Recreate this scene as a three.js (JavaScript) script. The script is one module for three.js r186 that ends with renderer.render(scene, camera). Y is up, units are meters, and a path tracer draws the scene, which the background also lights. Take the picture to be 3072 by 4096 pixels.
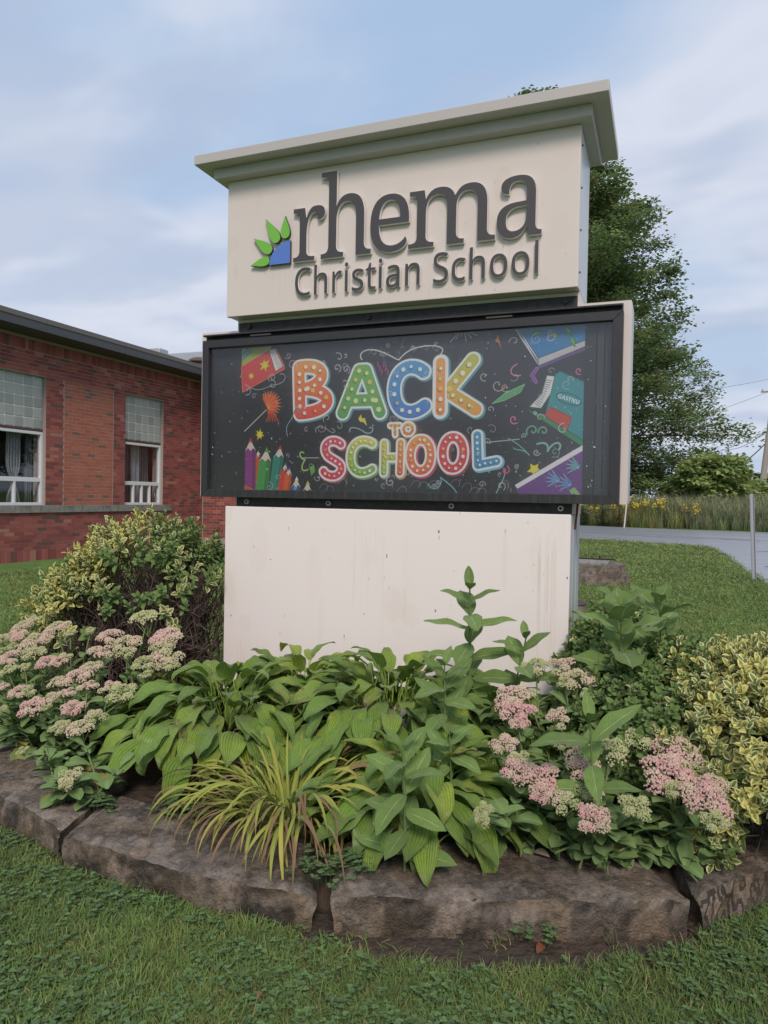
import * as THREE from 'three';
import { mergeGeometries, mergeVertices, toCreasedNormals } from 'three/addons/utils/BufferGeometryUtils.js';
import { FontLoader } from 'three/addons/loaders/FontLoader.js';
import { RoundedBoxGeometry } from 'three/addons/geometries/RoundedBoxGeometry.js';

// ---------- noise ----------
function rng(seed) { let a = seed >>> 0; return () => { a = (a + 0x6D2B79F5) | 0; let t = Math.imul(a ^ (a >>> 15), 1 | a); t = (t + Math.imul(t ^ (t >>> 7), 61 | t)) ^ t; return ((t ^ (t >>> 14)) >>> 0) / 4294967296; }; }
const h3 = (x, y, z) => { let h = Math.imul(x, 374761393) + Math.imul(y, 668265263) + Math.imul(z, 1274126177) | 0; h = Math.imul(h ^ (h >>> 13), 1274126177); return ((h ^ (h >>> 16)) >>> 0) / 4294967296; };
const sm = (t) => t * t * (3 - 2 * t), mix = (a, b, t) => a + (b - a) * t, clamp = (x, a = 0, b = 1) => Math.min(b, Math.max(a, x)), step = (a, b, x) => sm(clamp((x - a) / (b - a)));
function vn(x, y, z = 0, per = 0) {
  const i = Math.floor(x), j = Math.floor(y), k = Math.floor(z), u = sm(x - i), v = sm(y - j), w = sm(z - k), m = (q) => per ? ((q % per) + per) % per : q;
  const a = m(i), b = m(i + 1), c = m(j), d = m(j + 1);
  return mix(mix(mix(h3(a, c, k), h3(b, c, k), u), mix(h3(a, d, k), h3(b, d, k), u), v), mix(mix(h3(a, c, k + 1), h3(b, c, k + 1), u), mix(h3(a, d, k + 1), h3(b, d, k + 1), u), v), w);
}
function fbm(x, y, z = 0, o = 5, per = 0) { let s = 0, a = 0.5, n = 0; for (let i = 0; i < o; i++) { s += a * vn(x, y, z + i * 7, per); n += a; a *= 0.5; x *= 2; y *= 2; z *= 2; per *= 2; } return s / n; }

// ---------- camera ----------
const scene = new THREE.Scene();
const camera = new THREE.PerspectiveCamera(70.889, 0.75, 0.05, 900);
{
  const R = (d) => d * Math.PI / 180, yaw = R(21.2908), pit = R(-1.161), rol = R(1.0367);
  const F = new THREE.Vector3(-Math.sin(yaw) * Math.cos(pit), Math.sin(pit), -Math.cos(yaw) * Math.cos(pit)), Rt = new THREE.Vector3(Math.cos(yaw), 0, -Math.sin(yaw)), U = new THREE.Vector3().crossVectors(Rt, F);
  camera.position.set(0, 1.27, 0);
  camera.up.copy(U.multiplyScalar(Math.cos(rol)).addScaledVector(Rt, -Math.sin(rol)));
  camera.lookAt(camera.position.clone().add(F));
  scene.add(camera);
}
// ---------- sky: thin broken cloud over blue, brighter cloud towards the low sun behind the viewer ----------
const SKY = 0.82, SUN = 1.5, EXPOSURE = 1.64;
const sunDir = new THREE.Vector3(0.36, 0.82, 0.74).normalize();
{
  const W = 1536, H = 768, a = new Float32Array(W * H * 4);
  for (let j = 0; j < H; j++) {
    const el = ((j + 0.5) / H - 0.5) * Math.PI, cy = Math.cos(el), y = Math.sin(el);
    for (let i = 0; i < W; i++) {
      const th = ((i + 0.5) / W - 0.5) * 2 * Math.PI, x = Math.cos(th) * cy, z = Math.sin(th) * cy, o = (j * W + i) * 4;
      let r, g, b;
      if (y <= -0.02) { r = 0.13; g = 0.14; b = 0.11; } else {
        const e = Math.max(y, 0), k = Math.pow(1 - e, 3);
        r = mix(0.270, 0.41, k); g = mix(0.380, 0.49, k); b = mix(0.555, 0.60, k);
        const q = 1.5 / (e + 0.16), px = x * q, pz = z * q;
        const wx = fbm(px * 0.7 + 9, pz * 0.7, 3, 4), wz = fbm(px * 0.7, pz * 0.7 + 5, 8, 4), dk = step(0.47, 0.64, fbm(px * 1.25 + wx * 1.2 + 14, pz * 2.2 + wz, 21, 5));
        let c = fbm(px * 0.62 + pz * 0.25 + wx * 1.6 + 31.3, pz * 1.15 - px * 0.3 + wz * 1.6 + 2.7, 1.5, 6);
        const st = fbm(px * 0.5 + wz * 2 + 4.2, pz * 2.6 + wx * 2, 12.5, 5);
        c = c * 0.72 + st * 0.28;
        const cov = 0.06 + 0.94 * step(0.33, 0.60, c), thick = step(0.55, 0.72, c);
        const cr = mix(0.545, 0.45, thick), cg = mix(0.570, 0.495, thick), cb = mix(0.645, 0.60, thick);
        const al = cov * 0.9 * (1 - 0.0 * dk);
        r = mix(r, cr, al); g = mix(g, cg, al); b = mix(b, cb, al); r = mix(r, 0.335, dk * 0.6); g = mix(g, 0.40, dk * 0.6); b = mix(b, 0.53, dk * 0.6);
      }
      a[o] = r; a[o + 1] = g; a[o + 2] = b; a[o + 3] = 1;
    }
  }
  const t = new THREE.DataTexture(a, W, H, THREE.RGBAFormat, THREE.FloatType);
  t.mapping = THREE.EquirectangularReflectionMapping; t.magFilter = t.minFilter = THREE.LinearFilter; t.wrapS = THREE.RepeatWrapping; t.needsUpdate = true;
  scene.background = t; scene.environment = t; scene.backgroundIntensity = SKY; scene.environmentIntensity = SKY;
}
const sun = new THREE.DirectionalLight(0xfff0e4, SUN);
sun.name = 'sun'; sun.position.copy(sunDir).multiplyScalar(60); sun.target.position.set(-1, 0, -6); sun.castShadow = true; sun.shadow.radius = 30;
sun.shadow.mapSize.set(4096, 4096); Object.assign(sun.shadow.camera, { left: -30, right: 30, top: 30, bottom: -30, near: 1, far: 160 }); sun.shadow.bias = -0.0005;
scene.add(sun, sun.target);
const renderer = new THREE.WebGLRenderer({ antialias: true });
renderer.toneMapping = THREE.LinearToneMapping; renderer.toneMappingExposure = EXPOSURE; renderer.shadowMap.enabled = true; renderer.shadowMap.type = THREE.PCFSoftShadowMap;

// ---------- helpers ----------
const V = (x, y, z) => new THREE.Vector3(x, y, z), taken = {};
const numbered = (n) => { const k = taken[n] = (taken[n] ?? -1) + 1; return k ? `${n}_${String(k).padStart(3, '0')}` : n; };
const origins = new WeakMap();
function thing(name, label, category, p = [0, 0, 0], group, kind) {
  const o = new THREE.Group(); o.name = numbered(name); o.position.set(...p); origins.set(o, p); scene.add(o);
  o.userData = { label, category }; if (group) o.userData.group = group; if (kind) o.userData.kind = kind; return o;
}
function single(name, geo, mat, label, category, group, p = [0, 0, 0], kind) {
  geo.translate(-p[0], -p[1], -p[2]); const o = new THREE.Mesh(geo, mat); o.name = numbered(name); o.position.set(...p); scene.add(o);
  o.userData = { label, category }; if (group) o.userData.group = group; if (kind) o.userData.kind = kind; return o;
}
function part(name, geo, mat, parent, label) {      // geo in world coordinates
  const p = origins.get(parent); geo.translate(-p[0], -p[1], -p[2]); const m = new THREE.Mesh(geo, mat); m.name = name; if (label) m.userData.label = label; parent.add(m); origins.set(m, p); return m;
}
function lpart(name, geo, mat, parent, label) { const m = new THREE.Mesh(geo, mat); m.name = name; if (label) m.userData.label = label; parent.add(m); return m; }
function setting(name, geo, mat, kind = 'structure', label) { const m = new THREE.Mesh(geo, mat); m.name = numbered(name); m.userData.kind = kind; if (label) m.userData.label = label; scene.add(m); origins.set(m, [0, 0, 0]); return m; }
function box(x0, x1, y0, y1, z0, z1) { const g = new THREE.BoxGeometry(Math.abs(x1 - x0), Math.abs(y1 - y0), Math.abs(z1 - z0)); g.translate((x0 + x1) / 2, (y0 + y1) / 2, (z0 + z1) / 2); return g; }
function rbox(x0, x1, y0, y1, z0, z1, r = 0.004) { const g = new RoundedBoxGeometry(Math.abs(x1 - x0), Math.abs(y1 - y0), Math.abs(z1 - z0), 2, r); g.translate((x0 + x1) / 2, (y0 + y1) / 2, (z0 + z1) / 2); return g; }
function merge(list) { return mergeGeometries(list.map((g) => { const n = g.index ? g.toNonIndexed() : g.clone(); for (const k of Object.keys(n.attributes)) if (!['position', 'normal', 'uv', 'color'].includes(k)) n.deleteAttribute(k); n.clearGroups(); return n; })); }
function tint(g, r, gg, b) { const n = g.attributes.position.count, a = new Float32Array(n * 3); for (let i = 0; i < n; i++) { a[3 * i] = r; a[3 * i + 1] = gg; a[3 * i + 2] = b; } g.setAttribute('color', new THREE.BufferAttribute(a, 3)); return g; }
function tube(pts, r0, r1, rad = 5) {               // tapered tube through points
  const n = pts.length, P = [], N = [], UV = [], I = []; let up = V(0.31, 0.2, 0.93), L = 0;
  for (let i = 0; i < n; i++) {
    const t = pts[Math.min(n - 1, i + 1)].clone().sub(pts[Math.max(0, i - 1)]).normalize(), s = V().crossVectors(up, t).normalize(), c = V().crossVectors(t, s), r = mix(r0, r1, i / (n - 1)); up = c.clone();
    if (i) L += pts[i].distanceTo(pts[i - 1]);
    for (let j = 0; j <= rad; j++) { const a = j / rad * Math.PI * 2, d = s.clone().multiplyScalar(Math.cos(a)).addScaledVector(c, Math.sin(a)); P.push(pts[i].x + d.x * r, pts[i].y + d.y * r, pts[i].z + d.z * r); N.push(d.x, d.y, d.z); UV.push(j / rad, L); }
  }
  for (let i = 0; i < n - 1; i++) for (let j = 0; j < rad; j++) { const a = i * (rad + 1) + j, b = a + rad + 1; I.push(a, a + 1, b, b, a + 1, b + 1); }
  const g = new THREE.BufferGeometry(); g.setAttribute('position', new THREE.Float32BufferAttribute(P, 3)); g.setAttribute('normal', new THREE.Float32BufferAttribute(N, 3)); g.setAttribute('uv', new THREE.Float32BufferAttribute(UV, 2)); g.setIndex(I); return g;
}
function bez(a, b, c, n = 8) { const o = []; for (let i = 0; i <= n; i++) { const t = i / n, u = 1 - t; o.push(V(u * u * a.x + 2 * u * t * b.x + t * t * c.x, u * u * a.y + 2 * u * t * b.y + t * t * c.y, u * u * a.z + 2 * u * t * b.z + t * t * c.z)); } return o; }
// a leaf: base at the origin, midrib along +z, upper side +y
function leafGeo(o) {
  const { len, wid, nl = 8, S = [-1, -0.5, 0, 0.5, 1], shape, pitch = () => 0, fold = 0, wave = () => 0, twist = () => 0, col, stalk = 0, stalkR = 0.002, stalkDrop = 0.6, stalkCol } = o;
  const P = [], UV = [], C = [], I = []; let y = 0, z = 0; const m = S.length;
  for (let i = 0; i <= nl; i++) {
    const t = i / nl, a = pitch(t), hw = wid / 2 * shape(t), tw = twist(t); if (i) { const am = pitch(t - 0.5 / nl); y += Math.sin(am) * len / nl; z += Math.cos(am) * len / nl; }
    for (const s of S) {
      const off = fold * Math.abs(s) * hw + wave(t, s), x = s * hw * Math.cos(tw), nn = off + s * hw * Math.sin(tw);
      P.push(x, y + Math.cos(a) * nn, z - Math.sin(a) * nn); UV.push(s * 0.5 + 0.5, t); if (col) C.push(...col(t, s));
    }
  }
  for (let i = 0; i < nl; i++) for (let j = 0; j < m - 1; j++) { const a = i * m + j, b = a + m; I.push(a, b, a + 1, a + 1, b, b + 1); }
  let g = new THREE.BufferGeometry(); g.setAttribute('position', new THREE.Float32BufferAttribute(P, 3)); g.setAttribute('uv', new THREE.Float32BufferAttribute(UV, 2)); if (col) g.setAttribute('color', new THREE.Float32BufferAttribute(C, 3)); g.setIndex(I); g.computeVertexNormals();
  if (stalk) { const a0 = pitch(0), d = V(0, Math.sin(a0), Math.cos(a0)), e = d.clone().multiplyScalar(-stalk * 0.5), f = V(0, -stalk * stalkDrop, -stalk * 0.75); const q = tube(bez(f, e, V(0, 0, 0.004), 4), stalkR, stalkR * 0.8, 4); if (col) tint(q, ...(stalkCol ?? [0.1, 0.2, 0.05])); else { const u = q.attributes.uv; for (let i = 0; i < u.count; i++) u.setXY(i, 0.5, 0.02); } g = merge([g, q]); }
  return g;
}
function instanced(name, geo, mat, list, parent, label, cat) { // list of [Matrix4, Color?]
  const m = new THREE.InstancedMesh(geo, mat, list.length); list.forEach((e, i) => { m.setMatrixAt(i, e[0]); if (e[1]) m.setColorAt(i, e[1]); });
  m.userData.kind = 'stuff'; if (parent) { m.name = name; parent.add(m); } else { m.name = numbered(name); if (label) m.userData.label = label; if (cat) m.userData.category = cat; scene.add(m); } return m;
}
const _e = new THREE.Euler(), _q = new THREE.Quaternion();
const mat4 = (x, y, z, rx = 0, ry = 0, rz = 0, s = 1) => new THREE.Matrix4().compose(V(x, y, z), _q.setFromEuler(_e.set(rx, ry, rz, 'YXZ')).clone(), typeof s === 'number' ? V(s, s, s) : s);
const aim = (x, y, z, n, spin, s) => new THREE.Matrix4().compose(V(x, y, z), new THREE.Quaternion().setFromUnitVectors(V(0, 1, 0), n.clone().normalize()).multiply(new THREE.Quaternion().setFromAxisAngle(V(0, 1, 0), spin)), V(s, s, s));
const place = (m, M) => { M.decompose(m.position, m.quaternion, m.scale); return m; };
// textures
function tex(w, h, f, { srgb = false, rx = 1, ry = 1 } = {}) {
  const a = new Uint8Array(w * h * 4); for (let j = 0; j < h; j++) for (let i = 0; i < w; i++) { const c = f(i / w, j / h, i, j), o = (j * w + i) * 4; a[o] = clamp(c[0]) * 255; a[o + 1] = clamp(c[1]) * 255; a[o + 2] = clamp(c[2]) * 255; a[o + 3] = 255; }
  const t = new THREE.DataTexture(a, w, h); t.wrapS = t.wrapT = THREE.RepeatWrapping; t.magFilter = THREE.LinearFilter; t.minFilter = THREE.LinearMipmapLinearFilter; t.generateMipmaps = true; if (srgb) t.colorSpace = THREE.SRGBColorSpace; t.repeat.set(rx, ry); t.needsUpdate = true; return t;
}
const g1 = (v) => [v, v, v], toS = (v) => v <= 0.0031308 ? v * 12.92 : 1.055 * Math.pow(v, 1 / 2.4) - 0.055, lin3 = (r, g, b) => [toS(r), toS(g), toS(b)];
const C = (r, g, b) => new THREE.Color().setRGB(r, g, b);
const std = (o) => new THREE.MeshStandardMaterial({ roughness: 0.8, ...o }), phys = (o) => new THREE.MeshPhysicalMaterial({ roughness: 0.6, ...o });
function planar(g, fu, fv) { const p = g.attributes.position, u = new Float32Array(p.count * 2); for (let i = 0; i < p.count; i++) { u[2 * i] = fu(p.getX(i), p.getY(i), p.getZ(i)); u[2 * i + 1] = fv(p.getX(i), p.getY(i), p.getZ(i)); } g.setAttribute('uv', new THREE.BufferAttribute(u, 2)); return g; }
function boxUV(g, s = 1) { const n = g.attributes.normal, p = g.attributes.position, u = new Float32Array(p.count * 2); for (let i = 0; i < p.count; i++) { const ax = Math.abs(n.getX(i)), ay = Math.abs(n.getY(i)), az = Math.abs(n.getZ(i)), X = p.getX(i), Y = p.getY(i), Z = p.getZ(i); const [a, b] = ay >= ax && ay >= az ? [X, Z] : ax >= az ? [Z, Y] : [X, Y]; u[2 * i] = a * s; u[2 * i + 1] = b * s; } g.setAttribute('uv', new THREE.BufferAttribute(u, 2)); return g; }
// ---------- ground, road, bed soil ----------
const lawnTex = tex(1024, 1024, (u, v) => {
  const a = fbm(u * 6, v * 6, 0, 5, 6), b = fbm(u * 90, v * 90, 3, 2, 90), d = fbm(u * 24, v * 24, 5, 3, 24), y = step(0.55, 0.75, fbm(u * 10, v * 10, 9, 4, 10));
  const k = 0.55 + 0.5 * b + 0.35 * (a - 0.5) + 0.3 * (d - 0.5);
  return lin3(mix(0.092, 0.125, y * 0.5) * k * 1.3, mix(0.178, 0.185, y * 0.5) * k * 1.3, 0.034 * k * 1.3);
}, { srgb: true });
const lawnBump = tex(512, 512, (u, v) => g1(0.5 * fbm(u * 90, v * 90, 2, 2, 90) + 0.5 * fbm(u * 30, v * 30, 4, 2, 30)));
const lawnMat = std({ map: lawnTex, bumpMap: lawnBump, bumpScale: 0.03, roughness: 0.95 });
{ // gently uneven lawn sheet, flat to the horizon
  const g = new THREE.PlaneGeometry(900, 900, 1, 1); g.rotateX(-Math.PI / 2); planar(g, (x, y, z) => x / 2.6, (x, y, z) => z / 2.6); setting('lawn', g, lawnMat);
}
const poly = (pts) => { const s = new THREE.Shape(); pts.forEach(([x, z], i) => i ? s.lineTo(x, -z) : s.moveTo(x, -z)); return s; };
const inPoly = (x, z, p) => { let c = false; for (let i = 0, j = p.length - 1; i < p.length; j = i++) { const [a, b] = p[i], [d, e] = p[j]; if ((b > z) !== (e > z) && x < (d - a) * (z - b) / (e - b) + a) c = !c; } return c; };
function sheet(pts, y, s = 1) { const g = new THREE.ShapeGeometry(poly(pts)); g.rotateX(-Math.PI / 2); g.translate(0, y, 0); planar(g, (a, b, c) => a * s, (a, b, c) => c * s); return g; }
const asphTex = tex(1024, 1024, (u, v) => { const n = fbm(u * 200, v * 200, 0, 2, 200), b = fbm(u * 5, v * 5, 4, 4, 5), k = 0.30 * (0.75 + 0.3 * n + 0.4 * (b - 0.5)); return lin3(k * 0.95, k, k * 1.12); }, { srgb: true });
const asphRough = tex(512, 512, (u, v) => { const wet = step(0.40, 0.62, fbm(u * 4, v * 12, 7, 4, 4)); return g1(mix(0.62, 0.5, wet) + 0.08 * (fbm(u * 60, v * 60, 2, 2, 60) - 0.5)); });
const asphBump = tex(512, 512, (u, v) => g1(fbm(u * 120, v * 120, 1, 2, 120)));
const wetAsphalt = phys({ map: asphTex, roughnessMap: asphRough, roughness: 1, clearcoat: 1, clearcoatRoughness: 0.5, bumpMap: asphBump, bumpScale: 0.0006, metalness: 0 });
const roadPts = [[1.56, -12.6], [1.46, -15.2], [1.39, -18.7], [1.22, -22.2], [0.6, -23.0], [-0.4, -23.4], [-2.6, -24.5], [-14, -29], [-40, -40], [-44, -54], [-16, -42.0], [-4.0, -38], [-0.1, -36.4], [4.3, -35.9], [30, -36], [60, -36], [60, -24.5], [20, -24], [9, -22.5], [7.5, -19], [7.2, -8], [7.4, 6], [3.4, 6], [2.2, -5], [1.72, -10.2]];
setting('driveway', (() => { const g = new THREE.ExtrudeGeometry(poly(roadPts), { depth: 0.03, bevelEnabled: false }); g.rotateX(-Math.PI / 2); g.translate(0, -0.012, 0); return planar(g, (x) => x / 2.5, (x, y, z) => z / 2.5); })(), wetAsphalt);
const soilTex = tex(512, 512, (u, v) => { const n = fbm(u * 40, v * 40, 0, 4, 40), b = fbm(u * 8, v * 8, 3, 3, 8), k = 0.6 + 0.8 * n; return lin3(0.055 * k * (0.8 + 0.4 * b), 0.038 * k, 0.026 * k); }, { srgb: true });
const soilBump = tex(512, 512, (u, v) => g1(fbm(u * 30, v * 30, 0, 5, 30)));
const soilMat = std({ map: soilTex, bumpMap: soilBump, bumpScale: 0.02, roughness: 0.95 });
const bedPts = [[-3.9, -2.55], [-2.9, -2.18], [-1.88, -1.91], [-1.4, -1.875], [-0.88, -1.895], [0.10, -2.31], [0.55, -2.92], [0.98, -3.5], [0.95, -4.2], [-0.2, -4.4], [-3.6, -4.3], [-3.9, -3.4]];
{ // raised bed: soil heaped behind the stones
  const g = new THREE.PlaneGeometry(5.4, 3, 108, 60); g.rotateX(-Math.PI / 2); g.translate(-1.4, 0, -3.1); const p = g.attributes.position;
  const dist = (x, z) => { let m = 9; for (let i = 0, j = bedPts.length - 1; i < bedPts.length; j = i++) { const [a, b] = bedPts[j], [c, d] = bedPts[i], t = clamp(((x - a) * (c - a) + (z - b) * (d - b)) / ((c - a) ** 2 + (d - b) ** 2)); m = Math.min(m, Math.hypot(x - a - t * (c - a), z - b - t * (d - b))); } return inPoly(x, z, bedPts) ? m : -m; };
  for (let i = 0; i < p.count; i++) { const x = p.getX(i), z = p.getZ(i), d = dist(x, z); p.setY(i, d < 0 ? -0.06 : -0.06 + 0.15 * step(0, 0.14, d) + 0.03 * (fbm(x * 7, z * 7, 1, 3) - 0.5)); }
  g.computeVertexNormals(); planar(g, (x) => x / 0.9, (x, y, z) => z / 0.9); setting('bed_soil', g, soilMat);
}
// bare soil along the foot of the stones
setting('bare_soil', (() => { const r = rng(5), pts = [], a = [[-0.95, -1.80], [-0.6, -1.93], [-0.2, -2.09], [0.14, -2.22]]; for (let i = 0; i <= 30; i++) { const t = i / 30 * 3, k = Math.min(2, Math.floor(t)), f = t - k; pts.push([mix(a[k][0], a[k + 1][0], f), mix(a[k][1], a[k + 1][1], f) - 0.1]); } for (let i = 30; i >= 0; i--) { const t = i / 30 * 3, k = Math.min(2, Math.floor(t)), f = t - k, w = Math.sin(i / 30 * Math.PI) * (0.13 + 0.05 * r()) + 0.015; pts.push([mix(a[k][0], a[k + 1][0], f) + w * 0.4, mix(a[k][1], a[k + 1][1], f) + w]); } return sheet(pts, 0.005, 1 / 0.6); })(), soilMat);

for (const [x, z, w, h] of [[-0.885, -1.95, 0.07, 0.28], [-1.88, -1.96, 0.06, 0.3], [0.115, -2.38, 0.06, 0.26]]) setting('bare_soil', sheet([[x - w, z - h / 2], [x + w, z - h / 2], [x + w, z + h / 2 - 0.06], [x, z + h / 2 - 0.03], [x - w, z + h / 2 - 0.06]], 0.009, 1 / 0.6), soilMat);
// tar seams across the wet road
const tarMat = phys({ color: C(0.05, 0.05, 0.055), roughness: 0.5 });
{ const r = rng(66); [[-6, -31.2, 5, -27.4], [-7, -33.4, 12, -29.6], [-5, -35.2, 16, -32.6], [2.2, -21, 7, -24.2], [-1.5, -28.3, 3, -27.2], [1.9, -16, 6.8, -17.5]].forEach(([a, b, c, d], q) => { const p = [], e = []; for (let i = 0; i <= 24; i++) { const t = i / 24, x = mix(a, c, t), z = mix(b, d, t) + 0.25 * Math.sin(t * 9 + q) + 0.1 * (r() - 0.5), w = 0.03 + 0.04 * r(); p.push([x, z + w]); e.unshift([x, z - w]); } setting('road_seam', sheet([...p, ...e], 0.0222 + q * 0.0006), tarMat); }); }
// ---------- edging stones ----------
const stoneTex = tex(1024, 1024, (u, v) => {
  const n = fbm(u * 8, v * 8, 0, 6, 8), f = fbm(u * 120, v * 120, 3, 2, 120), br = step(0.42, 0.66, fbm(u * 5, v * 5, 8, 5, 5)), dk = step(0.5, 0.62, fbm(u * 14, v * 14, 15, 4, 14)), li = step(0.66, 0.72, fbm(u * 30, v * 30, 21, 3, 30));
  let k = 0.42 + 0.5 * n + 0.5 * (f - 0.5) + 0.75 * (fbm(u * 38, v * 38, 31, 3, 38) - 0.42); k *= 1 - 0.35 * dk; const c = [mix(0.255, 0.205, br) * k, mix(0.208, 0.156, br) * k, mix(0.168, 0.108, br) * k];
  return lin3(...c.map((q, i) => mix(q, [0.26, 0.235, 0.21][i], li * 0.35)));
}, { srgb: true });
const stoneBump = tex(1024, 1024, (u, v) => g1(0.6 * fbm(u * 22, v * 22, 2, 6, 22) + 0.4 * fbm(u * 150, v * 150, 5, 2, 150)));
const stoneMat = std({ map: stoneTex, bumpMap: stoneBump, bumpScale: 0.012, roughness: 0.82 });
const stoneMatV = std({ map: stoneTex, bumpMap: stoneBump, bumpScale: 0.007, roughness: 0.78, vertexColors: true });
function edgeStone(label, a, b, depth, h, bow, seed, skew = [0, 0]) {
  const L = Math.hypot(b[0] - a[0], b[1] - a[1]), g = new THREE.BoxGeometry(L, 1, depth, 90, 14, 26), p = g.attributes.position, dx = (b[0] - a[0]) / L, dz = (b[1] - a[1]) / L, nx = dz, nz = -dx; // inward normal (away from the viewer)
  for (let i = 0; i < p.count; i++) {
    let s = p.getX(i) / L + 0.5, y = p.getY(i) + 0.5, d = p.getZ(i) / depth + 0.5; d = 1 - d; // d: 0 front .. 1 back
    let X = s * L + mix(skew[0], skew[1], s) * d, D = d * depth + bow * 4 * s * (1 - s), Y = mix(-0.07, h, y);
    const n1 = fbm(X * 5 + seed, Y * 6, 2, 4) - 0.5, n2 = fbm(X * 17 + seed, Y * 20, 3, 3) - 0.5;
    if (y > 0.5) Y += (y - 0.5) * 2 * (0.02 * (fbm(X * 5 + seed, 3, D * 5, 4) - 0.5) + 0.011 * (fbm(X * 22 + seed, 9, D * 22, 3) - 0.5));
    const ef = Math.max(0, 1 - d * depth / 0.05), et = Math.max(0, 1 - (1 - y) * (h + 0.07) / 0.05), el = Math.max(0, 1 - Math.min(s, 1 - s) * L / 0.05);
    const chip = fbm(X * 11 + seed * 3, 4, 1, 4);
    Y -= et * ef * (0.004 + 0.03 * Math.max(0, chip - 0.5)) + et * el * (0.006 + 0.02 * chip);
    const fr = Math.pow(Math.max(0, 1 - d * 2.2), 1.0); D += fr * (0.032 * n1 + 0.024 * n2) + ef * et * (0.006 + 0.03 * Math.max(0, chip - 0.5));
    const sg = s < 0.5 ? 1 : -1; X += el * sg * (0.006 + 0.03 * (fbm(Y * 9, D * 9 + seed, 2, 3) - 0.4));
    p.setXYZ(i, a[0] + dx * X + nx * D, Y, a[1] + dz * X + nz * D);
  }
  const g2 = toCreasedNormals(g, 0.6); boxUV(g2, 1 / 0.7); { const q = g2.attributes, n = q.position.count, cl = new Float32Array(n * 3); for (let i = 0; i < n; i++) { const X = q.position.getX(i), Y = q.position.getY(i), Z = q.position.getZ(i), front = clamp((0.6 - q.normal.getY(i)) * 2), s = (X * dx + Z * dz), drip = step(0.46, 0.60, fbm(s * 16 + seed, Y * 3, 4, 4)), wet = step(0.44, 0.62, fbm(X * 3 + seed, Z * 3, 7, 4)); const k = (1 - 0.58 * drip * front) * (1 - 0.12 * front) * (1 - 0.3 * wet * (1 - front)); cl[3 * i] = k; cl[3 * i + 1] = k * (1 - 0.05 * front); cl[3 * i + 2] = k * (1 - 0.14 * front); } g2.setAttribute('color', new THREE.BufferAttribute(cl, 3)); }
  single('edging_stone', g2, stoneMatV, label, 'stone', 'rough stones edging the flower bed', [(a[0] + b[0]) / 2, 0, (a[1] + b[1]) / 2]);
}
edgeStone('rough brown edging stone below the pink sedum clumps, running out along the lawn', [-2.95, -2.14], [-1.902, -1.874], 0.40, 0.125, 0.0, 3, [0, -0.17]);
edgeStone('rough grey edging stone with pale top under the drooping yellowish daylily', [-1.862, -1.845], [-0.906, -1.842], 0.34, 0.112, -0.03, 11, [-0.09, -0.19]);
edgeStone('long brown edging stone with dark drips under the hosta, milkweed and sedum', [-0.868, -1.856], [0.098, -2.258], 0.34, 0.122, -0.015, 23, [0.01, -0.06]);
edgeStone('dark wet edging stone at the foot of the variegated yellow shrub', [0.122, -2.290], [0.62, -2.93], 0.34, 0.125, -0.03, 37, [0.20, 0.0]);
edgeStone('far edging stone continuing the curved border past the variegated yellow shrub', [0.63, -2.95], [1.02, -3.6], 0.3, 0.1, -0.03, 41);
// ---------- monument sign ----------
const cv = (w, h) => { const c = document.createElement('canvas'); c.width = w; c.height = h; return [c, c.getContext('2d')]; };
const ctex = (c) => { const t = new THREE.CanvasTexture(c); t.colorSpace = THREE.SRGBColorSpace; t.magFilter = THREE.LinearFilter; return t; };
function stainTex(seed, drips, specks, blot) {       // painted sheet: faint water marks, rust drips, fly specks
  const [c, x] = cv(1024, 512), r = rng(seed); x.fillStyle = '#fff'; x.fillRect(0, 0, 1024, 512);
  for (let i = 0; i < blot; i++) { x.fillStyle = `rgba(${190 + r() * 30},${175 + r() * 25},${150 + r() * 20},${0.02 + r() * 0.05})`; x.beginPath(); x.ellipse(r() * 1024, r() * 512, 6 + r() * 30, 10 + r() * 60, 0, 0, 7); x.fill(); }
  for (const [px, py, w, h, a] of drips) for (let i = 0; i < 26; i++) { const X = (px + (r() - 0.5) * w) * 1024, Y = (py + r() * h * 0.3) * 512, l = (0.2 + r() * 0.8) * h * 512; x.strokeStyle = `rgba(${170 + r() * 25},${145 + r() * 25},${110 + r() * 30},${a * (0.3 + r())})`; x.lineWidth = 1 + r() * 5; x.beginPath(); x.moveTo(X, Y); x.bezierCurveTo(X + r() * 4 - 2, Y + l * 0.3, X + r() * 4 - 2, Y + l * 0.6, X + r() * 4 - 2, Y + l); x.stroke(); }
  for (let i = 0; i < specks; i++) { const s = r(); x.fillStyle = s < 0.12 ? 'rgba(70,60,50,.7)' : `rgba(150,140,135,${0.1 + r() * 0.3})`; x.beginPath(); x.ellipse(r() * 1024, r() * 512, 0.7 + r() * 1.6, 1 + r() * 4, 0, 0, 7); x.fill(); }
  return ctex(c);
}
const cream = [0.66, 0.585, 0.545];
const creamMat = phys({ color: C(...cream), roughness: 0.42 });
const upperMat = phys({ color: C(...cream), roughness: 0.42, map: stainTex(3, [[0.2, 0.45, 0.1, 0.5, 0.03], [0.62, 0.5, 0.2, 0.5, 0.03], [0.85, 0.5, 0.1, 0.4, 0.03]], 40, 20) });
const lowerMat = phys({ color: C(0.82, 0.75, 0.715), roughness: 0.45, map: stainTex(8, [[0.945, 0.03, 0.045, 0.5, 0.07], [0.46, 0.03, 0.1, 0.5, 0.03], [0.1, 0.6, 0.12, 0.35, 0.05], [0.35, 0.7, 0.3, 0.3, 0.03]], 60, 30) });
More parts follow.
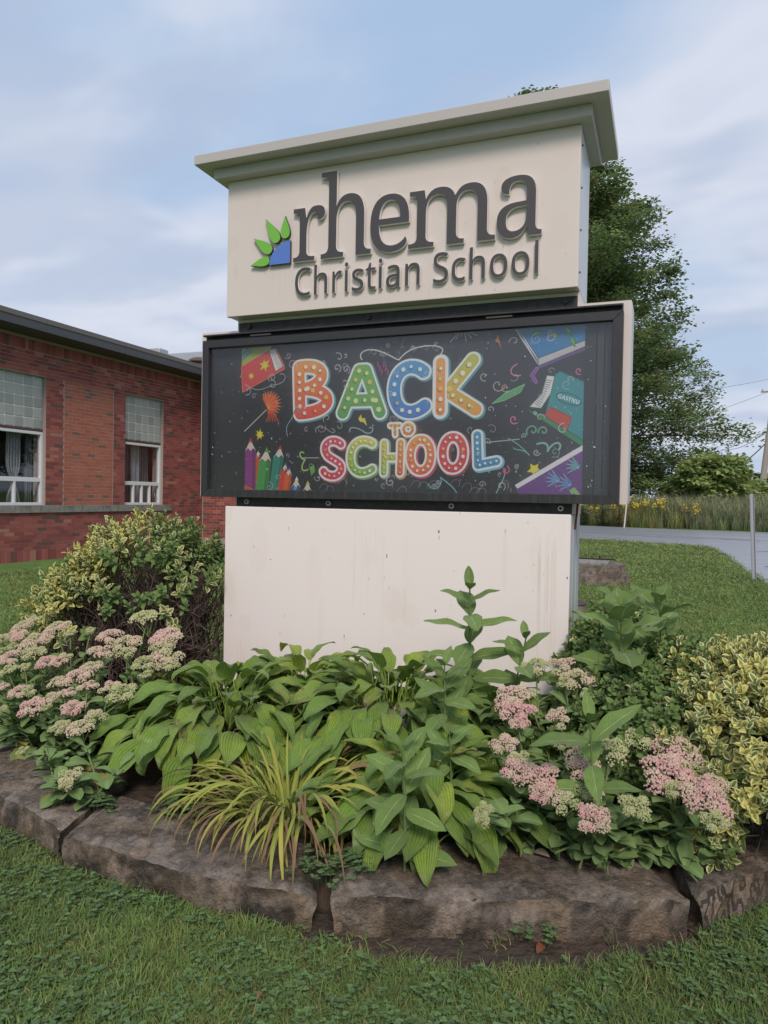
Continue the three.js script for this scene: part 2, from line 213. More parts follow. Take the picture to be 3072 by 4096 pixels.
const silverMat = phys({ color: C(0.56, 0.58, 0.60), roughness: 0.38, metalness: 0.35 });
const blackMat = phys({ color: C(0.028, 0.027, 0.032), roughness: 0.5, bumpMap: tex(256, 256, (u, v) => g1(fbm(u * 40, v * 40, 0, 3, 40))), bumpScale: 0.0008 });
const blackDirt = phys({ color: C(1, 1, 1), roughness: 0.6, map: tex(512, 256, (u, v) => { const s = step(0.5, 0.7, fbm(u * 90, v * 3, 2, 3, 90)), k = 0.024 + 0.02 * s * fbm(u * 20, v * 20, 5, 3, 20); return lin3(k, k, k * 1.05); }, { srgb: true }) });
const X0 = -2.347, X1 = -0.4056, ZF = -3.5;
const signO = [-1.376, 0, -3.7];
const sign = thing('monument_sign', 'tall cream school sign with raised lettering, dark display case and capped top', 'sign', signO);
part('upper_panel', planar(rbox(X0, X1, 2.278, 3.038, ZF - 0.03, ZF, 0.005), (x) => (x - X0) / (X1 - X0), (x, y) => (y - 2.278) / 0.76), upperMat, sign);
part('upper_box', box(X0 + 0.004, X1 - 0.004, 2.281, 3.037, ZF - 0.41, ZF - 0.031), creamMat, sign);
part('side_panel', box(X1 - 0.0035, X1 + 0.0005, 2.283, 3.036, ZF - 0.408, ZF - 0.033), silverMat, sign);
for (let i = 0; i < 4; i++) part('screw', new THREE.SphereGeometry(0.006, 8, 6).translate(X1 + 0.001, 2.36 + i * 0.2, ZF - 0.05), blackMat, sign);
const capPaint = phys({ color: C(0.47, 0.435, 0.42), roughness: 0.4 });
part('crown_tier', rbox(-2.402, -0.352, 3.038, 3.093, -3.973, -3.437, 0.004), capPaint, sign);
part('crown_cap', (() => { const a = rbox(-2.476, -0.274, 3.093, 3.146, -4.053, -3.357, 0.004); return a; })(), capPaint, sign);
// core behind and display case
part('core', box(-2.325, -0.405, 1.204, 2.278, -3.85, -3.586), creamMat, sign);
part('display_case', merge([box(-2.566, -0.167, 1.257, 2.218, -3.80, -3.58)]), creamMat, sign);
part('case_side_panel', box(-0.167, -0.164, 1.262, 2.213, -3.797, -3.60), silverMat, sign);
part('black_plate', box(-2.531, -0.202, 2.14, 2.204, -3.58, -3.572), blackDirt, sign);
part('black_plate', box(-2.312, -0.414, 2.204, 2.258, -3.588, -3.576), blackDirt, sign);
part('black_plate', box(-2.312, -0.418, 1.206, 1.258, -3.588, -3.576), blackDirt, sign);
for (const [x, y] of [[-2.24, 2.235], [-1.5, 2.235], [-0.47, 2.235], [-2.24, 1.232], [-1.72, 1.232], [-1.02, 1.232], [-0.47, 1.232]]) { const b = part('bolt', new THREE.CylinderGeometry(0.013, 0.014, 0.012, 14).rotateX(Math.PI / 2).translate(x, y, -3.570), y > 2 ? blackMat : silverMat, sign); part('socket', new THREE.CylinderGeometry(0.008, 0.008, 0.004, 10).rotateX(Math.PI / 2).translate(x, y, -3.5625), blackMat, b); }
part('lip', rbox(-2.53, -0.205, 2.186, 2.196, -3.572, -3.535, 0.003), blackMat, sign);
for (const x of [-2.13, -0.78]) part('hinge', new THREE.CylinderGeometry(0.007, 0.007, 0.13, 10).rotateZ(Math.PI / 2).translate(x, 2.166, -3.515), std({ color: C(0.05, 0.045, 0.04), roughness: 0.6 }), sign);
// door frame, mitred
const D = { x0: -2.506, x1: -0.1975, y0: 1.256, y1: 2.153 }, O = { x0: -2.465, x1: -0.243, y0: 1.300, y1: 2.110 };
const door = part('door_frame', rbox(D.x0, D.x1, D.y1 - 0.002, D.y1 + 0.001, -3.57, -3.51, 0.001), blackMat, sign);
for (const q of [[[D.x0, D.y1], [D.x1, D.y1], [O.x1, O.y1], [O.x0, O.y1]], [[D.x0, D.y0], [O.x0, O.y0], [O.x1, O.y0], [D.x1, D.y0]], [[D.x0, D.y0], [D.x0, D.y1], [O.x0, O.y1], [O.x0, O.y0]], [[D.x1, D.y1], [D.x1, D.y0], [O.x1, O.y0], [O.x1, O.y1]]].entries()) {
  const s = new THREE.Shape(); q[1].forEach(([x, y], i) => i ? s.lineTo(x, y) : s.moveTo(x, y)); const e = new THREE.ExtrudeGeometry(s, { depth: 0.062, bevelEnabled: true, bevelSize: 0.002, bevelThickness: 0.003, bevelSegments: 2, bevelOffset: -0.0022 }); e.translate(0, 0, -3.563); planar(e, (x, y) => x, (x, y) => y * 1);
  part('frame_rail', e, q[0] === 1 ? blackDirt : blackMat, door);
}
part('backing', box(O.x0 - 0.01, O.x1 + 0.01, O.y0 - 0.01, O.y1 + 0.01, -3.571, -3.563), phys({ color: C(0.02, 0.02, 0.022), roughness: 0.55, map: null }), sign);
for (const [a, b, k] of [[-0.372, -0.318, 0.02], [-0.316, -0.282, 0.035], [-0.28, -0.236, 0.025]]) part('louvre_panel', rbox(a, b, O.y0, O.y1, -3.563, -3.553, 0.003), phys({ color: C(k * 0.6, k * 0.6, k * 0.66), roughness: 0.45 }), sign);
const pane = part('pane', box(O.x0 - 0.008, O.x1 + 0.008, O.y0 - 0.008, O.y1 + 0.008, -3.5195, -3.5165), phys({ color: 0xffffff, roughness: 0.19, transmission: 1, thickness: 0, ior: 1.52 }), sign);
// print
{
  const [c, x] = cv(2048, 900), r = rng(77);
  x.fillStyle = '#2a2a30'; x.fillRect(0, 0, 2048, 900);
  for (let i = 0; i < 1500; i++) { x.fillStyle = `rgba(${r() < 0.5 ? '120,120,130' : '5,5,8'},${0.02 + r() * 0.05})`; x.beginPath(); x.ellipse(r() * 2048, r() * 900, 4 + r() * 60, 1 + r() * 8, r() * 3, 0, 7); x.fill(); }
  x.lineCap = x.lineJoin = 'round';
  const path = (pts, close) => { x.beginPath(); pts.forEach(([a, b], i) => i ? x.lineTo(a, b) : x.moveTo(a, b)); if (close) x.closePath(); };
  const fillP = (pts, f, st, lw = 3) => { path(pts, true); x.fillStyle = f; x.fill(); if (st) { x.strokeStyle = st; x.lineWidth = lw; x.stroke(); } };
  const grad = (y0, y1, a, b) => { const g = x.createLinearGradient(0, y0, 0, y1); g.addColorStop(0, a); g.addColorStop(1, b); return g; };
  // marquee letters: strokes in several widths, then bulbs along the stroke
  function letter(strokes, w, y0, y1, c1, c2, halo, dot, dr) {
    const draw = (lw, st, dx = 0, dy = 0) => { x.lineWidth = lw; x.strokeStyle = st; for (const s of strokes) { x.save(); x.translate(dx, dy); x.beginPath(); s(x); x.stroke(); x.restore(); } };
    draw(w + 34, halo, 7, 5); draw(w + 24, '#eef0f2'); draw(w, grad(y0, y1, c1, c2)); draw(w - 10, 'rgba(255,255,255,.06)', -3, -3);
    for (const s of strokes) { const pts = []; s({ moveTo: (a, b) => pts.push([a, b]), lineTo: (a, b) => { const [p, q] = pts.at(-1), n = Math.max(1, Math.round(Math.hypot(a - p, b - q) / 8)); for (let i = 1; i <= n; i++) pts.push([mix(p, a, i / n), mix(q, b, i / n)]); }, bezierCurveTo: (a, b, e, f, g, h) => { const [p, q] = pts.at(-1); for (let i = 1; i <= 24; i++) { const t = i / 24, u = 1 - t; pts.push([u ** 3 * p + 3 * u * u * t * a + 3 * u * t * t * e + t ** 3 * g, u ** 3 * q + 3 * u * u * t * b + 3 * u * t * t * f + t ** 3 * h]); } }, closePath() {} });
      let acc = 22; for (let i = 1; i < pts.length; i++) { acc += Math.hypot(pts[i][0] - pts[i - 1][0], pts[i][1] - pts[i - 1][1]); if (acc > dr * 4.2) { acc = 0; x.fillStyle = 'rgba(60,40,20,.35)'; x.beginPath(); x.arc(pts[i][0] - 4, pts[i][1] + 5, dr * 1.2, 0, 7); x.fill(); x.fillStyle = r() < 0.8 ? dot : 'rgba(255,220,120,.8)'; x.beginPath(); x.arc(pts[i][0] + r() * 4 - 2, pts[i][1] + r() * 4 - 2, dr * (0.75 + r() * 0.5), 0, 7); x.fill(); } } }
  }
  const W1 = 'rgba(250,248,240,.95)', teal = '#5c9aa6';
  letter([(p) => { p.moveTo(400, 165); p.lineTo(412, 425); }, (p) => { p.moveTo(400, 155); p.bezierCurveTo(600, 130, 590, 270, 420, 285); p.bezierCurveTo(640, 290, 650, 420, 412, 428); }], 70, 110, 460, '#f0a03c', '#e04438', teal, W1, 11);
  letter([(p) => { p.moveTo(690, 430); p.lineTo(790, 192); p.lineTo(830, 192); p.lineTo(922, 432); }, (p) => { p.moveTo(740, 362); p.lineTo(880, 362); }], 68, 150, 470, '#74b34c', '#55a04a', teal, '#e8eaa0', 12);
  letter([(p) => { p.moveTo(1180, 215); p.bezierCurveTo(1100, 150, 1000, 200, 1008, 320); p.bezierCurveTo(1016, 450, 1120, 460, 1190, 405); }], 70, 150, 470, '#4b9fd6', '#3576c8', teal, W1, 11);
  letter([(p) => { p.moveTo(1278, 170); p.lineTo(1280, 435); }, (p) => { p.moveTo(1460, 165); p.lineTo(1320, 330); p.lineTo(1480, 432); }], 66, 120, 470, '#b9c63c', '#e8a034', teal, '#f3f0d0', 12);
  letter([(p) => { p.moveTo(1278, 170); p.lineTo(1280, 435); }], 52, 120, 470, '#f0a640', '#ea8a30', 'rgba(0,0,0,0)', W1, 12);
  letter([(p) => { p.moveTo(988, 510); p.lineTo(1042, 510); }, (p) => { p.moveTo(1015, 512); p.lineTo(1018, 562); }], 17, 490, 570, '#f2c24c', '#e59a38', '#8a6a30', 'rgba(140,90,30,.7)', 4);
  letter([(p) => { p.moveTo(1096, 506); p.bezierCurveTo(1060, 505, 1060, 558, 1096, 558); p.bezierCurveTo(1130, 558, 1130, 506, 1096, 506); }], 17, 490, 570, '#f2b24c', '#e58a30', '#8a5a30', 'rgba(140,90,30,.5)', 4);
  letter([(p) => { p.moveTo(682, 612); p.bezierCurveTo(620, 560, 540, 620, 600, 680); p.bezierCurveTo(640, 710, 700, 720, 684, 765); p.bezierCurveTo(660, 815, 590, 800, 572, 770); }], 40, 570, 820, '#e0486a', '#d8304a', '#b04860', W1, 7);
  letter([(p) => { p.moveTo(878, 610); p.bezierCurveTo(810, 570, 742, 610, 744, 690); p.bezierCurveTo(746, 780, 820, 795, 880, 755); }], 40, 560, 800, '#ead84a', '#6aae3c', '#7fa860', W1, 7);
  letter([(p) => { p.moveTo(952, 610); p.lineTo(952, 775); }, (p) => { p.moveTo(956, 690); p.lineTo(1050, 690); }], 34, 580, 800, '#e8c83c', '#8fb648', '#8fb08a', 'rgba(240,230,150,.9)', 6);
  letter([(p) => { p.moveTo(1052, 608); p.lineTo(1050, 775); }], 34, 580, 800, '#eaa23c', '#e0502c', '#c8a070', 'rgba(240,230,150,.9)', 6);
  letter([(p) => { p.moveTo(1172, 592); p.bezierCurveTo(1090, 592, 1090, 765, 1172, 765); p.bezierCurveTo(1250, 765, 1250, 592, 1172, 592); }], 44, 560, 800, '#f0a03c', '#e85a34', '#c85070', W1, 7);
  letter([(p) => { p.moveTo(1357, 580); p.bezierCurveTo(1280, 580, 1280, 752, 1357, 752); p.bezierCurveTo(1436, 752, 1436, 580, 1357, 580); }], 44, 545, 780, '#e05050', '#d83a48', '#a04050', W1, 8);
  letter([(p) => { p.moveTo(1492, 572); p.lineTo(1500, 732); p.lineTo(1600, 712); }], 42, 540, 760, '#4a9ac8', '#3a8cc0', '#7fc0d8', W1, 7);
  // books, pencils and chalk drawings round the edge
  fillP([[0, 20], [210, 18], [190, 70], [0, 130]], '#9bb04a', '#4a5a2a'); fillP([[0, 60], [0, 95], [60, 50], [58, 22], [40, 22]], '#5aa0a0', '#245');
  fillP([[0, 128], [190, 40], [240, 34], [300, 140], [300, 160], [10, 288]], '#d4484a', '#e8b060'); fillP([[192, 40], [232, 36], [292, 142], [240, 170]], '#e9e6e6', '#444');
  x.strokeStyle = '#556'; x.lineWidth = 2; for (let i = 0; i < 15; i++) { const t = i / 15; path([[200 + t * 60, 52 + t * 110], [226 + t * 60, 42 + t * 100]]); x.stroke(); }
  const star = (a, b, R, f, n = 6) => { const p = []; for (let i = 0; i < n * 2; i++) { const q = i / n * Math.PI + 0.3, k = i % 2 ? R * 0.45 : R * (0.8 + r() * 0.4); p.push([a + Math.cos(q) * k, b + Math.sin(q) * k]); } fillP(p, f, '#8a7a20', 2); };
  star(165, 128, 42, '#e8cc3c'); star(70, 190, 26, '#e8cc3c'); star(138, 548, 36, '#e6d848', 7); star(1803, 755, 44, '#e6da38', 5);
  const swirl = (a, b, R, col, lw = 3, turn = 4.5, d = 1) => { x.strokeStyle = col; x.lineWidth = lw; x.beginPath(); for (let i = 0; i <= 40; i++) { const t = i / 40, k = R * (1 - t * 0.85), q = d * t * turn * 1.4 + R; const X = a + Math.cos(q) * k, Y = b + Math.sin(q) * k; i ? x.lineTo(X, Y) : x.moveTo(X, Y); } x.stroke(); };
  const curve = (p, col, lw) => { x.strokeStyle = col; x.lineWidth = lw; x.beginPath(); x.moveTo(p[0], p[1]); for (let i = 2; i < p.length; i += 6) x.bezierCurveTo(...p.slice(i, i + 6)); x.stroke(); };
  x.strokeStyle = '#c8c8c0'; x.lineWidth = 6; path([[29, 526], [180, 400]]); x.stroke();
  for (let i = 0; i < 13; i++) { const q = -2.2 + i * 0.26; fillP([[190, 390], [190 + Math.cos(q - 0.12) * 50, 370 + Math.sin(q - 0.12) * 50], [205 + Math.cos(q) * 80, 370 + Math.sin(q) * 85]], i % 2 ? '#e0662e' : '#d8423a', '#eaa050', 2); } for (let i = 0; i < 5; i++) curve([190, 395, 195 + i * 14, 430, 200 + i * 12, 450, 180 + i * 22, 470], '#d8543a', 6);
  curve([30, 240, 120, 300, 150, 270, 230, 250, 330, 250, 320, 170, 270, 190], 'rgba(210,210,210,.8)', 4);
  const pencil = (px, w, top, base, lean, body, tip) => { const X = (y) => px + lean * (base - y) / 100; const s = top + w * 0.95; fillP([[X(base), base], [X(s), s], [X(s) + w, s], [X(base) + w, base]], body); fillP([[X(s) + w * 0.66, s], [X(s) + w, s], [X(base) + w, base], [X(base) + w * 0.66, base]], 'rgba(0,0,0,.18)'); fillP([[X(s), s + 8], [X(s) + w * 0.25, s - 8], [X(s) + w * 0.5, s + 8], [X(s) + w * 0.75, s - 8], [X(s) + w, s + 8], [X(top) + w * 0.55, top + w * 0.3], [X(top) + w * 0.4, top + w * 0.3]], '#ddd3c4'); fillP([[X(top) + w * 0.3, top + w * 0.38], [X(top) + w * 0.5, top], [X(top) + w * 0.7, top + w * 0.38]], tip); };
  pencil(100, 40, 640, 890, 3, '#d04a3a', '#3a8a4a'); pencil(36, 76, 566, 890, 0, '#8a3a86', '#c83a4a'); pencil(205, 72, 612, 890, 14, '#2f8a78', '#d0384a'); pencil(112, 86, 622, 890, 12, '#4a9a4c', '#58a048'); pencil(265, 46, 716, 890, 18, '#c8443c', '#3a7ab8'); pencil(300, 50, 742, 890, 14, '#e0602e', '#3a6ab0'); pencil(352, 62, 800, 960, 8, '#3a62a8', '#eee'); pencil(430, 62, 824, 980, 6, '#cc4a44', '#d8c83c');
  fillP([[36, 860], [120, 892], [36, 892]], '#d0503a', '#e0904a');
  curve([806, 130, 770, 80, 850, 60, 920, 90, 990, 115, 1010, 140, 1034, 142, 1060, 110, 1100, 80, 1180, 75, 1260, 70, 1320, 90, 1270, 130], '#d8d8d6', 7); for (const [a, b] of [[880, 96], [940, 110], [1120, 90], [1190, 88], [1250, 95]]) swirl(a, b, 22, 'rgba(220,220,220,.7)', 3);
  curve([1034, 140, 1030, 90, 1050, 40, 1080, 10], 'rgba(210,210,210,.6)', 2); curve([930, 60, 900, 110, 980, 150, 950, 190], 'rgba(210,210,210,.6)', 2);
  for (let i = 0; i < 6; i++) curve([905 + i * 12, 150 + (i % 3) * 22, 908 + i * 12, 158 + (i % 3) * 22, 908 + i * 12, 166 + (i % 3) * 22, 904 + i * 12, 176 + (i % 3) * 22], '#c0408a', 6);
  fillP([[1673, 0], [1700, 0], [1812, 178], [1812, 214]], '#e2e2e6', '#345'); fillP([[1695, 0], [2048, 0], [2048, 96], [1811, 176]], '#2f7fb8', '#1a3a5a'); fillP([[1811, 176], [2048, 96], [2048, 128], [1812, 214]], '#e6e4e4', '#445'); x.strokeStyle = '#667'; x.lineWidth = 2; for (let i = 1; i < 5; i++) { path([[1811, 176 + i * 8], [2048, 96 + i * 7]]); x.stroke(); path([[1673 + i * 5, 0], [1811, 180 + i * 6]]); x.stroke(); }
  fillP([[1800, 220], [2048, 132], [2048, 146], [1806, 232]], '#6a4a8a'); fillP([[1800, 220], [1770, 262], [1800, 308], [1812, 300], [1790, 262], [1814, 230]], '#7a4aa0', '#b070c0');
  for (const [a, b, q] of [[1800, 46, -0.3], [1890, 62, 0.2], [1960, 40, 0.9], [1985, 96, 1.2]]) { x.save(); x.translate(a, b); x.rotate(q); fillP([[-34, 0], [0, -13], [34, 0], [0, 11]], '#6ab04a', '#2f6a3a'); x.restore(); }
  fillP([[1846, 470], [2048, 600], [2048, 640], [1756, 442]], '#3a8a58', '#1a4a30'); fillP([[1860, 440], [1900, 262], [1925, 248], [2048, 306], [2048, 606], [1850, 476]], '#36929a', '#1c5a66', 5); fillP([[1770, 428], [1832, 360], [1858, 266], [1898, 272], [1880, 360], [1832, 436]], '#e4e4e4', '#3a7a50', 4); x.strokeStyle = '#556'; x.lineWidth = 3; for (let i = 0; i < 13; i++) { const t = i / 13; path([[mix(1800, 1860, t), mix(410, 280, t)], [mix(1826, 1888, t), mix(428, 284, t)]]); x.stroke(); }
  fillP([[1850, 475], [1879, 431], [1987, 485], [1968, 551]], '#d2492f', '#7a2a1a', 3); x.strokeStyle = 'rgba(120,30,20,.6)'; for (let i = 1; i < 10; i++) { path([[1850 + i * 11.5, 476 + i * 7.5], [1879 + i * 10.5, 433 + i * 5.5]]); x.stroke(); }
  x.save(); x.translate(1972, 392); x.rotate(0.35); x.strokeStyle = '#1f6a74'; x.lineWidth = 6; x.beginPath(); x.ellipse(0, 0, 66, 27, 0, 0, 7); x.stroke(); x.fillStyle = '#d8ecec'; x.font = 'bold 30px sans-serif'; x.textAlign = 'center'; x.fillText('GASTNU', 0, 11); x.restore();
  fillP([[1706, 850], [2048, 642], [2048, 900], [1730, 900]], '#6a3a86'); fillP([[1700, 838], [2048, 628], [2048, 660], [1716, 858]], '#e8e4ec', '#333', 2);
  for (const [a, b, f] of [[1930, 810, '#4a86c0'], [1990, 830, '#3a70b0'], [2030, 740, '#4a9a7a']]) for (let i = 0; i < 5; i++) { x.save(); x.translate(a, b); x.rotate(2.6 + i * 0.38); fillP([[0, -7], [66, 0], [0, 7]], f, '#8ac0e0', 2); x.restore(); } fillP([[1985, 862], [2010, 846], [2030, 868], [2046, 896], [2030, 900], [2012, 878], [1996, 882]], '#8ac070');
  fillP([[1571, 404], [1640, 350], [1744, 306], [1720, 350], [1640, 388]], '#5aa86a', '#a0d0a0', 3); fillP([[1578, 70], [1594, 40], [1616, 122], [1600, 82]], '#e07a3a');
  x.strokeStyle = '#ccc'; x.lineWidth = 4; for (let i = 0; i < 6; i++) { path([[1370 + i * 14, 18], [1330 + i * 30, 62 - (i % 3) * 14]]); x.stroke(); }
  curve([1545, 612, 1600, 605, 1660, 600, 1720, 596], '#bbb', 5); curve([1660, 590, 1700, 610, 1740, 640, 1775, 680, 1740, 640, 1700, 660, 1690, 640], '#7ac0a0', 5); swirl(1790, 552, 34, '#68a88a', 8); swirl(1846, 556, 28, '#68a88a', 8); curve([1815, 622, 1850, 610, 1880, 620, 1870, 660, 1900, 600, 1950, 610, 1930, 650], '#86b8b4', 10);
  swirl(1600, 306, 38, '#c8a8a8', 5); swirl(1640, 320, 26, '#c8a8a8', 4); curve([1700, 200, 1650, 220, 1660, 270, 1720, 260], '#d08090', 7); swirl(1690, 490, 26, '#d07098', 7); swirl(2020, 250, 20, '#d07888', 5);
  curve([1220, 838, 1250, 890, 1310, 850, 1290, 800, 1330, 830, 1380, 860, 1390, 900], '#78b0bc', 7); curve([1600, 890, 1640, 800, 1660, 780, 1640, 750], '#88b0c8', 6); swirl(1650, 760, 24, '#d05a78', 7);
  curve([440, 660, 400, 640, 410, 700, 450, 700, 420, 740, 420, 780, 470, 760], '#a6c87a', 9); path([[430, 690], [540, 690]]); x.strokeStyle = '#bbb'; x.lineWidth = 5; x.stroke(); fillP([[480, 750], [510, 730], [516, 770], [494, 796]], '#6ab04a');
  curve([330, 560, 300, 480, 360, 480, 370, 420, 380, 370, 430, 380, 410, 420], '#8ab8bc', 5); swirl(400, 420, 28, '#b07060', 6); fillP([[790, 470], [806, 440], [812, 466], [830, 462], [846, 510], [818, 484], [806, 488]], '#e8d850');
  curve([740, 540, 720, 500, 800, 520, 830, 545, 880, 570, 900, 510, 860, 520], '#9ec0c8', 6); curve([520, 540, 500, 500, 560, 500, 600, 530, 640, 560, 660, 530, 620, 520], '#bbb', 4);
  for (let i = 0; i < 110; i++) { const a = 40 + r() * 1960, b = 40 + r() * 840; if (x.getImageData(a, b, 1, 1).data[0] > 90) continue; swirl(a, b, 10 + r() * 22, `rgba(${170 + r() * 50},${175 + r() * 40},${175 + r() * 40},.8)`, 3 + r() * 3, 3 + r() * 3, r() < 0.5 ? 1 : -1); }
  for (let i = 0; i < 16; i++) { const a = 520 + r() * 1100, b = 830 + r() * 60; curve([a, b, a + 20, b - 50, a + 70, b - 30, a + 50, b + 10], 'rgba(190,195,200,.6)', 3); }
  for (const y of [250, 505, 700]) { x.strokeStyle = 'rgba(255,255,255,.05)'; x.lineWidth = 3; path([[0, y], [900, y - 6], [2048, y + 8]]); x.stroke(); }
  const t = ctex(c), g = new THREE.PlaneGeometry(1.905, 0.84, 60, 24), p = g.attributes.position; g.translate(-1.3225, 1.705, -3.549); for (let i = 0; i < p.count; i++) p.setZ(i, -3.549 + 0.0035 * (fbm(p.getX(i) * 3, p.getY(i) * 6, 2, 3) - 0.5));
  g.computeVertexNormals(); const back = g.clone(); const bp = back.index.array; for (let i = 0; i < bp.length; i += 3) { const q = bp[i]; bp[i] = bp[i + 1]; bp[i + 1] = q; } back.translate(0, 0, -0.0012); back.computeVertexNormals();
  single('printed_banner', merge([g, back]), phys({ map: t, roughness: 0.5, color: C(0.70, 0.70, 0.70) }), 'chalkboard style printed banner reading back to school inside the display case', 'banner', null, [-1.3225, 1.285, -3.549]);
}
{ // rain drops and grit on the pane
  const r = rng(19), l = []; for (let i = 0; i < 330; i++) { const x = mix(O.x0 + 0.02, O.x1 - 0.02, r()), y = mix(O.y0 + 0.01, O.y1 - 0.02, Math.pow(r(), 1.2)), s = 0.0012 + r() * r() * 0.0028; l.push([mat4(x - signO[0], y, -3.5160 - signO[2], 0, 0, r(), V(s, s * (1 + r() * 1.2), s * 0.5))]); }
  instanced('water_drops', new THREE.SphereGeometry(1, 8, 6), phys({ color: 0xffffff, roughness: 0.05, transmission: 0.7, thickness: 0.002, ior: 1.33 }), l, sign);
}
// lower box
part('lower_panel', planar(rbox(-2.338, -0.4126, 0.02, 1.204, ZF - 0.026, ZF, 0.004), (x) => (x + 2.338) / 1.9254, (x, y) => y / 1.204), lowerMat, sign);
part('lower_box', box(-2.334, -0.417, 0.0, 1.201, ZF - 0.40, ZF - 0.027), creamMat, sign);
for (let i = 0; i < 5; i++) part('ribbed_strip', rbox(-0.418, -0.4125 + (i % 2) * 0.002, 0.01, 1.2, ZF - 0.032 - i * 0.074 - 0.068, ZF - 0.032 - i * 0.074, 0.0015), silverMat, sign);
part('cable', tube(bez(V(-0.40, 1.262, -3.68), V(-0.40, 1.20, -3.62), V(-0.406, 1.13, -3.63), 8), 0.005, 0.005, 6), std({ color: C(0.22, 0.02, 0.03), roughness: 0.5 }), sign, 'short dark red cable end hanging out');
// raised letters
const serif = await new FontLoader().loadAsync('fonts/droid/droid_serif_regular.typeface.json'), sans = await new FontLoader().loadAsync('fonts/droid/droid_sans_regular.typeface.json');
const faceM = phys({ color: C(0.056, 0.051, 0.054), roughness: 0.5 }), edgeM = phys({ color: C(0.78, 0.76, 0.74), roughness: 0.3 });
function glyph(ch, font, x0, x1, y0, y1, name, depth = 0.02) {
  const sh = font.generateShapes(ch, 1), g = new THREE.ExtrudeGeometry(sh, { depth: 1, bevelEnabled: false, curveSegments: 8 }); g.computeBoundingBox(); const b = g.boundingBox, sx = (x1 - x0) / (b.max.x - b.min.x), sy = (y1 - y0) / (b.max.y - b.min.y);
  g.translate(-b.min.x, -b.min.y, 0); g.scale(sx, sy, depth); g.translate(x0, y0, ZF + 0.006); g.computeVertexNormals(); part(name, g, [faceM, edgeM], sign);
}
glyph('r', serif, -1.910, -1.722, 2.537, 2.826, 'letter'); glyph('h', serif, -1.744, -1.455, 2.537, 2.992, 'letter'); glyph('e', serif, -1.459, -1.246, 2.532, 2.830, 'letter'); glyph('m', serif, -1.249, -0.801, 2.537, 2.828, 'letter'); glyph('a', serif, -0.793, -0.576, 2.532, 2.830, 'letter');
{
  const s = 0.156 / 0.714, txt = 'Christian School', res = sans.data.resolution; let adv = 0, pos = []; const sz = s * 1; 
  const bbs = {}; for (const ch of txt) { pos.push(adv); adv += sans.data.glyphs[ch].ha / res * sz * (100 / 100); }
  const probe = (ch) => { if (!bbs[ch]) { const g = new THREE.ShapeGeometry(sans.generateShapes(ch, sz)); g.computeBoundingBox(); bbs[ch] = g.boundingBox; } return bbs[ch]; };
  const capH = probe('h').max.y, ky = 0.158 / capH, first = probe('C').min.x, last = pos.at(-1) + probe('l').max.x, kx = (-0.589 + 1.898) / (last - first);
  [...txt].forEach((ch, i) => { if (ch === ' ') return; const b = probe(ch); glyph(ch, sans, -1.898 + (pos[i] + b.min.x - first) * kx, -1.898 + (pos[i] + b.max.x - first) * kx, 2.353 + b.min.y * ky, 2.353 + b.max.y * ky, 'letter', 0.016); });
}
{ // sunrise emblem
  const ext = (pts, m, name) => { const g = new THREE.ExtrudeGeometry(pts, { depth: 0.018, bevelEnabled: false, curveSegments: 10 }); g.translate(0, 0, ZF + 0.006); part(name, g, m, sign); };
  const q = new THREE.Shape(); q.moveTo(-1.931, 2.537); q.lineTo(-1.931, 2.66); q.bezierCurveTo(-2.0, 2.655, -2.055, 2.605, -2.06, 2.537); q.closePath(); ext(q, [phys({ color: C(0.09, 0.19, 0.55), roughness: 0.35 }), faceM], 'emblem_quarter_disc');
  const gm = [phys({ color: C(0.17, 0.46, 0.05), roughness: 0.35 }), faceM];
  for (const [tip, base, w] of [[[-2.18, 2.545], [-2.064, 2.566], 0.042], [[-2.163, 2.696], [-2.052, 2.612], 0.048], [[-2.088, 2.793], [-2.01, 2.664], 0.05], [[-1.965, 2.796], [-1.962, 2.678], 0.046]]) { const dx = base[0] - tip[0], dy = base[1] - tip[1], L = Math.hypot(dx, dy), nx = -dy / L, ny = dx / L, s = new THREE.Shape(), pt = (t, k) => [tip[0] + dx * t + nx * w * k, tip[1] + dy * t + ny * w * k]; s.moveTo(...tip); s.bezierCurveTo(...pt(0.35, 0.25), ...pt(0.75, 0.95), ...pt(1.0, 0.4)); s.bezierCurveTo(...pt(1.06, 0.1), ...pt(1.06, -0.1), ...pt(1.0, -0.4)); s.bezierCurveTo(...pt(0.75, -0.95), ...pt(0.35, -0.25), ...tip); ext(s, gm, 'emblem_ray'); }
}
// ---------- brick school building ----------
const BX = -10.68, ZC = -14.985, ZN = -6.0, WT = 4.043;
const school = thing('school_building', 'red brick school building with flat dark roof edge and glass block windows', 'building', [-10.68, 0, -10.5]);
const mortarMat = std({ color: C(0.33, 0.27, 0.24), roughness: 0.95, bumpMap: soilBump, bumpScale: 0.003 });
const brickBump = tex(256, 256, (u, v) => g1(fbm(u * 24, v * 24, 0, 4, 24)));
const brickCols = [[0.265, 0.070, 0.058], [0.300, 0.082, 0.066], [0.225, 0.058, 0.050], [0.320, 0.096, 0.074], [0.190, 0.052, 0.048], [0.270, 0.082, 0.072], [0.120, 0.070, 0.056], [0.36, 0.15, 0.11]];
const orangeCols = [[0.37, 0.118, 0.072], [0.345, 0.106, 0.068], [0.40, 0.130, 0.080], [0.36, 0.118, 0.078], [0.18, 0.105, 0.080]];
const bm = (c) => std({ color: C(...c), roughness: 0.88, bumpMap: brickBump, bumpScale: 0.002 });
const brickMats = brickCols.map(bm), orangeMats = orangeCols.map(bm);
const pick = (r, n, dark) => { const v = r(); return v < 0.08 ? dark : v < 0.12 && n > 7 ? 7 : Math.floor(r() * (dark === 6 ? 6 : 4)); };
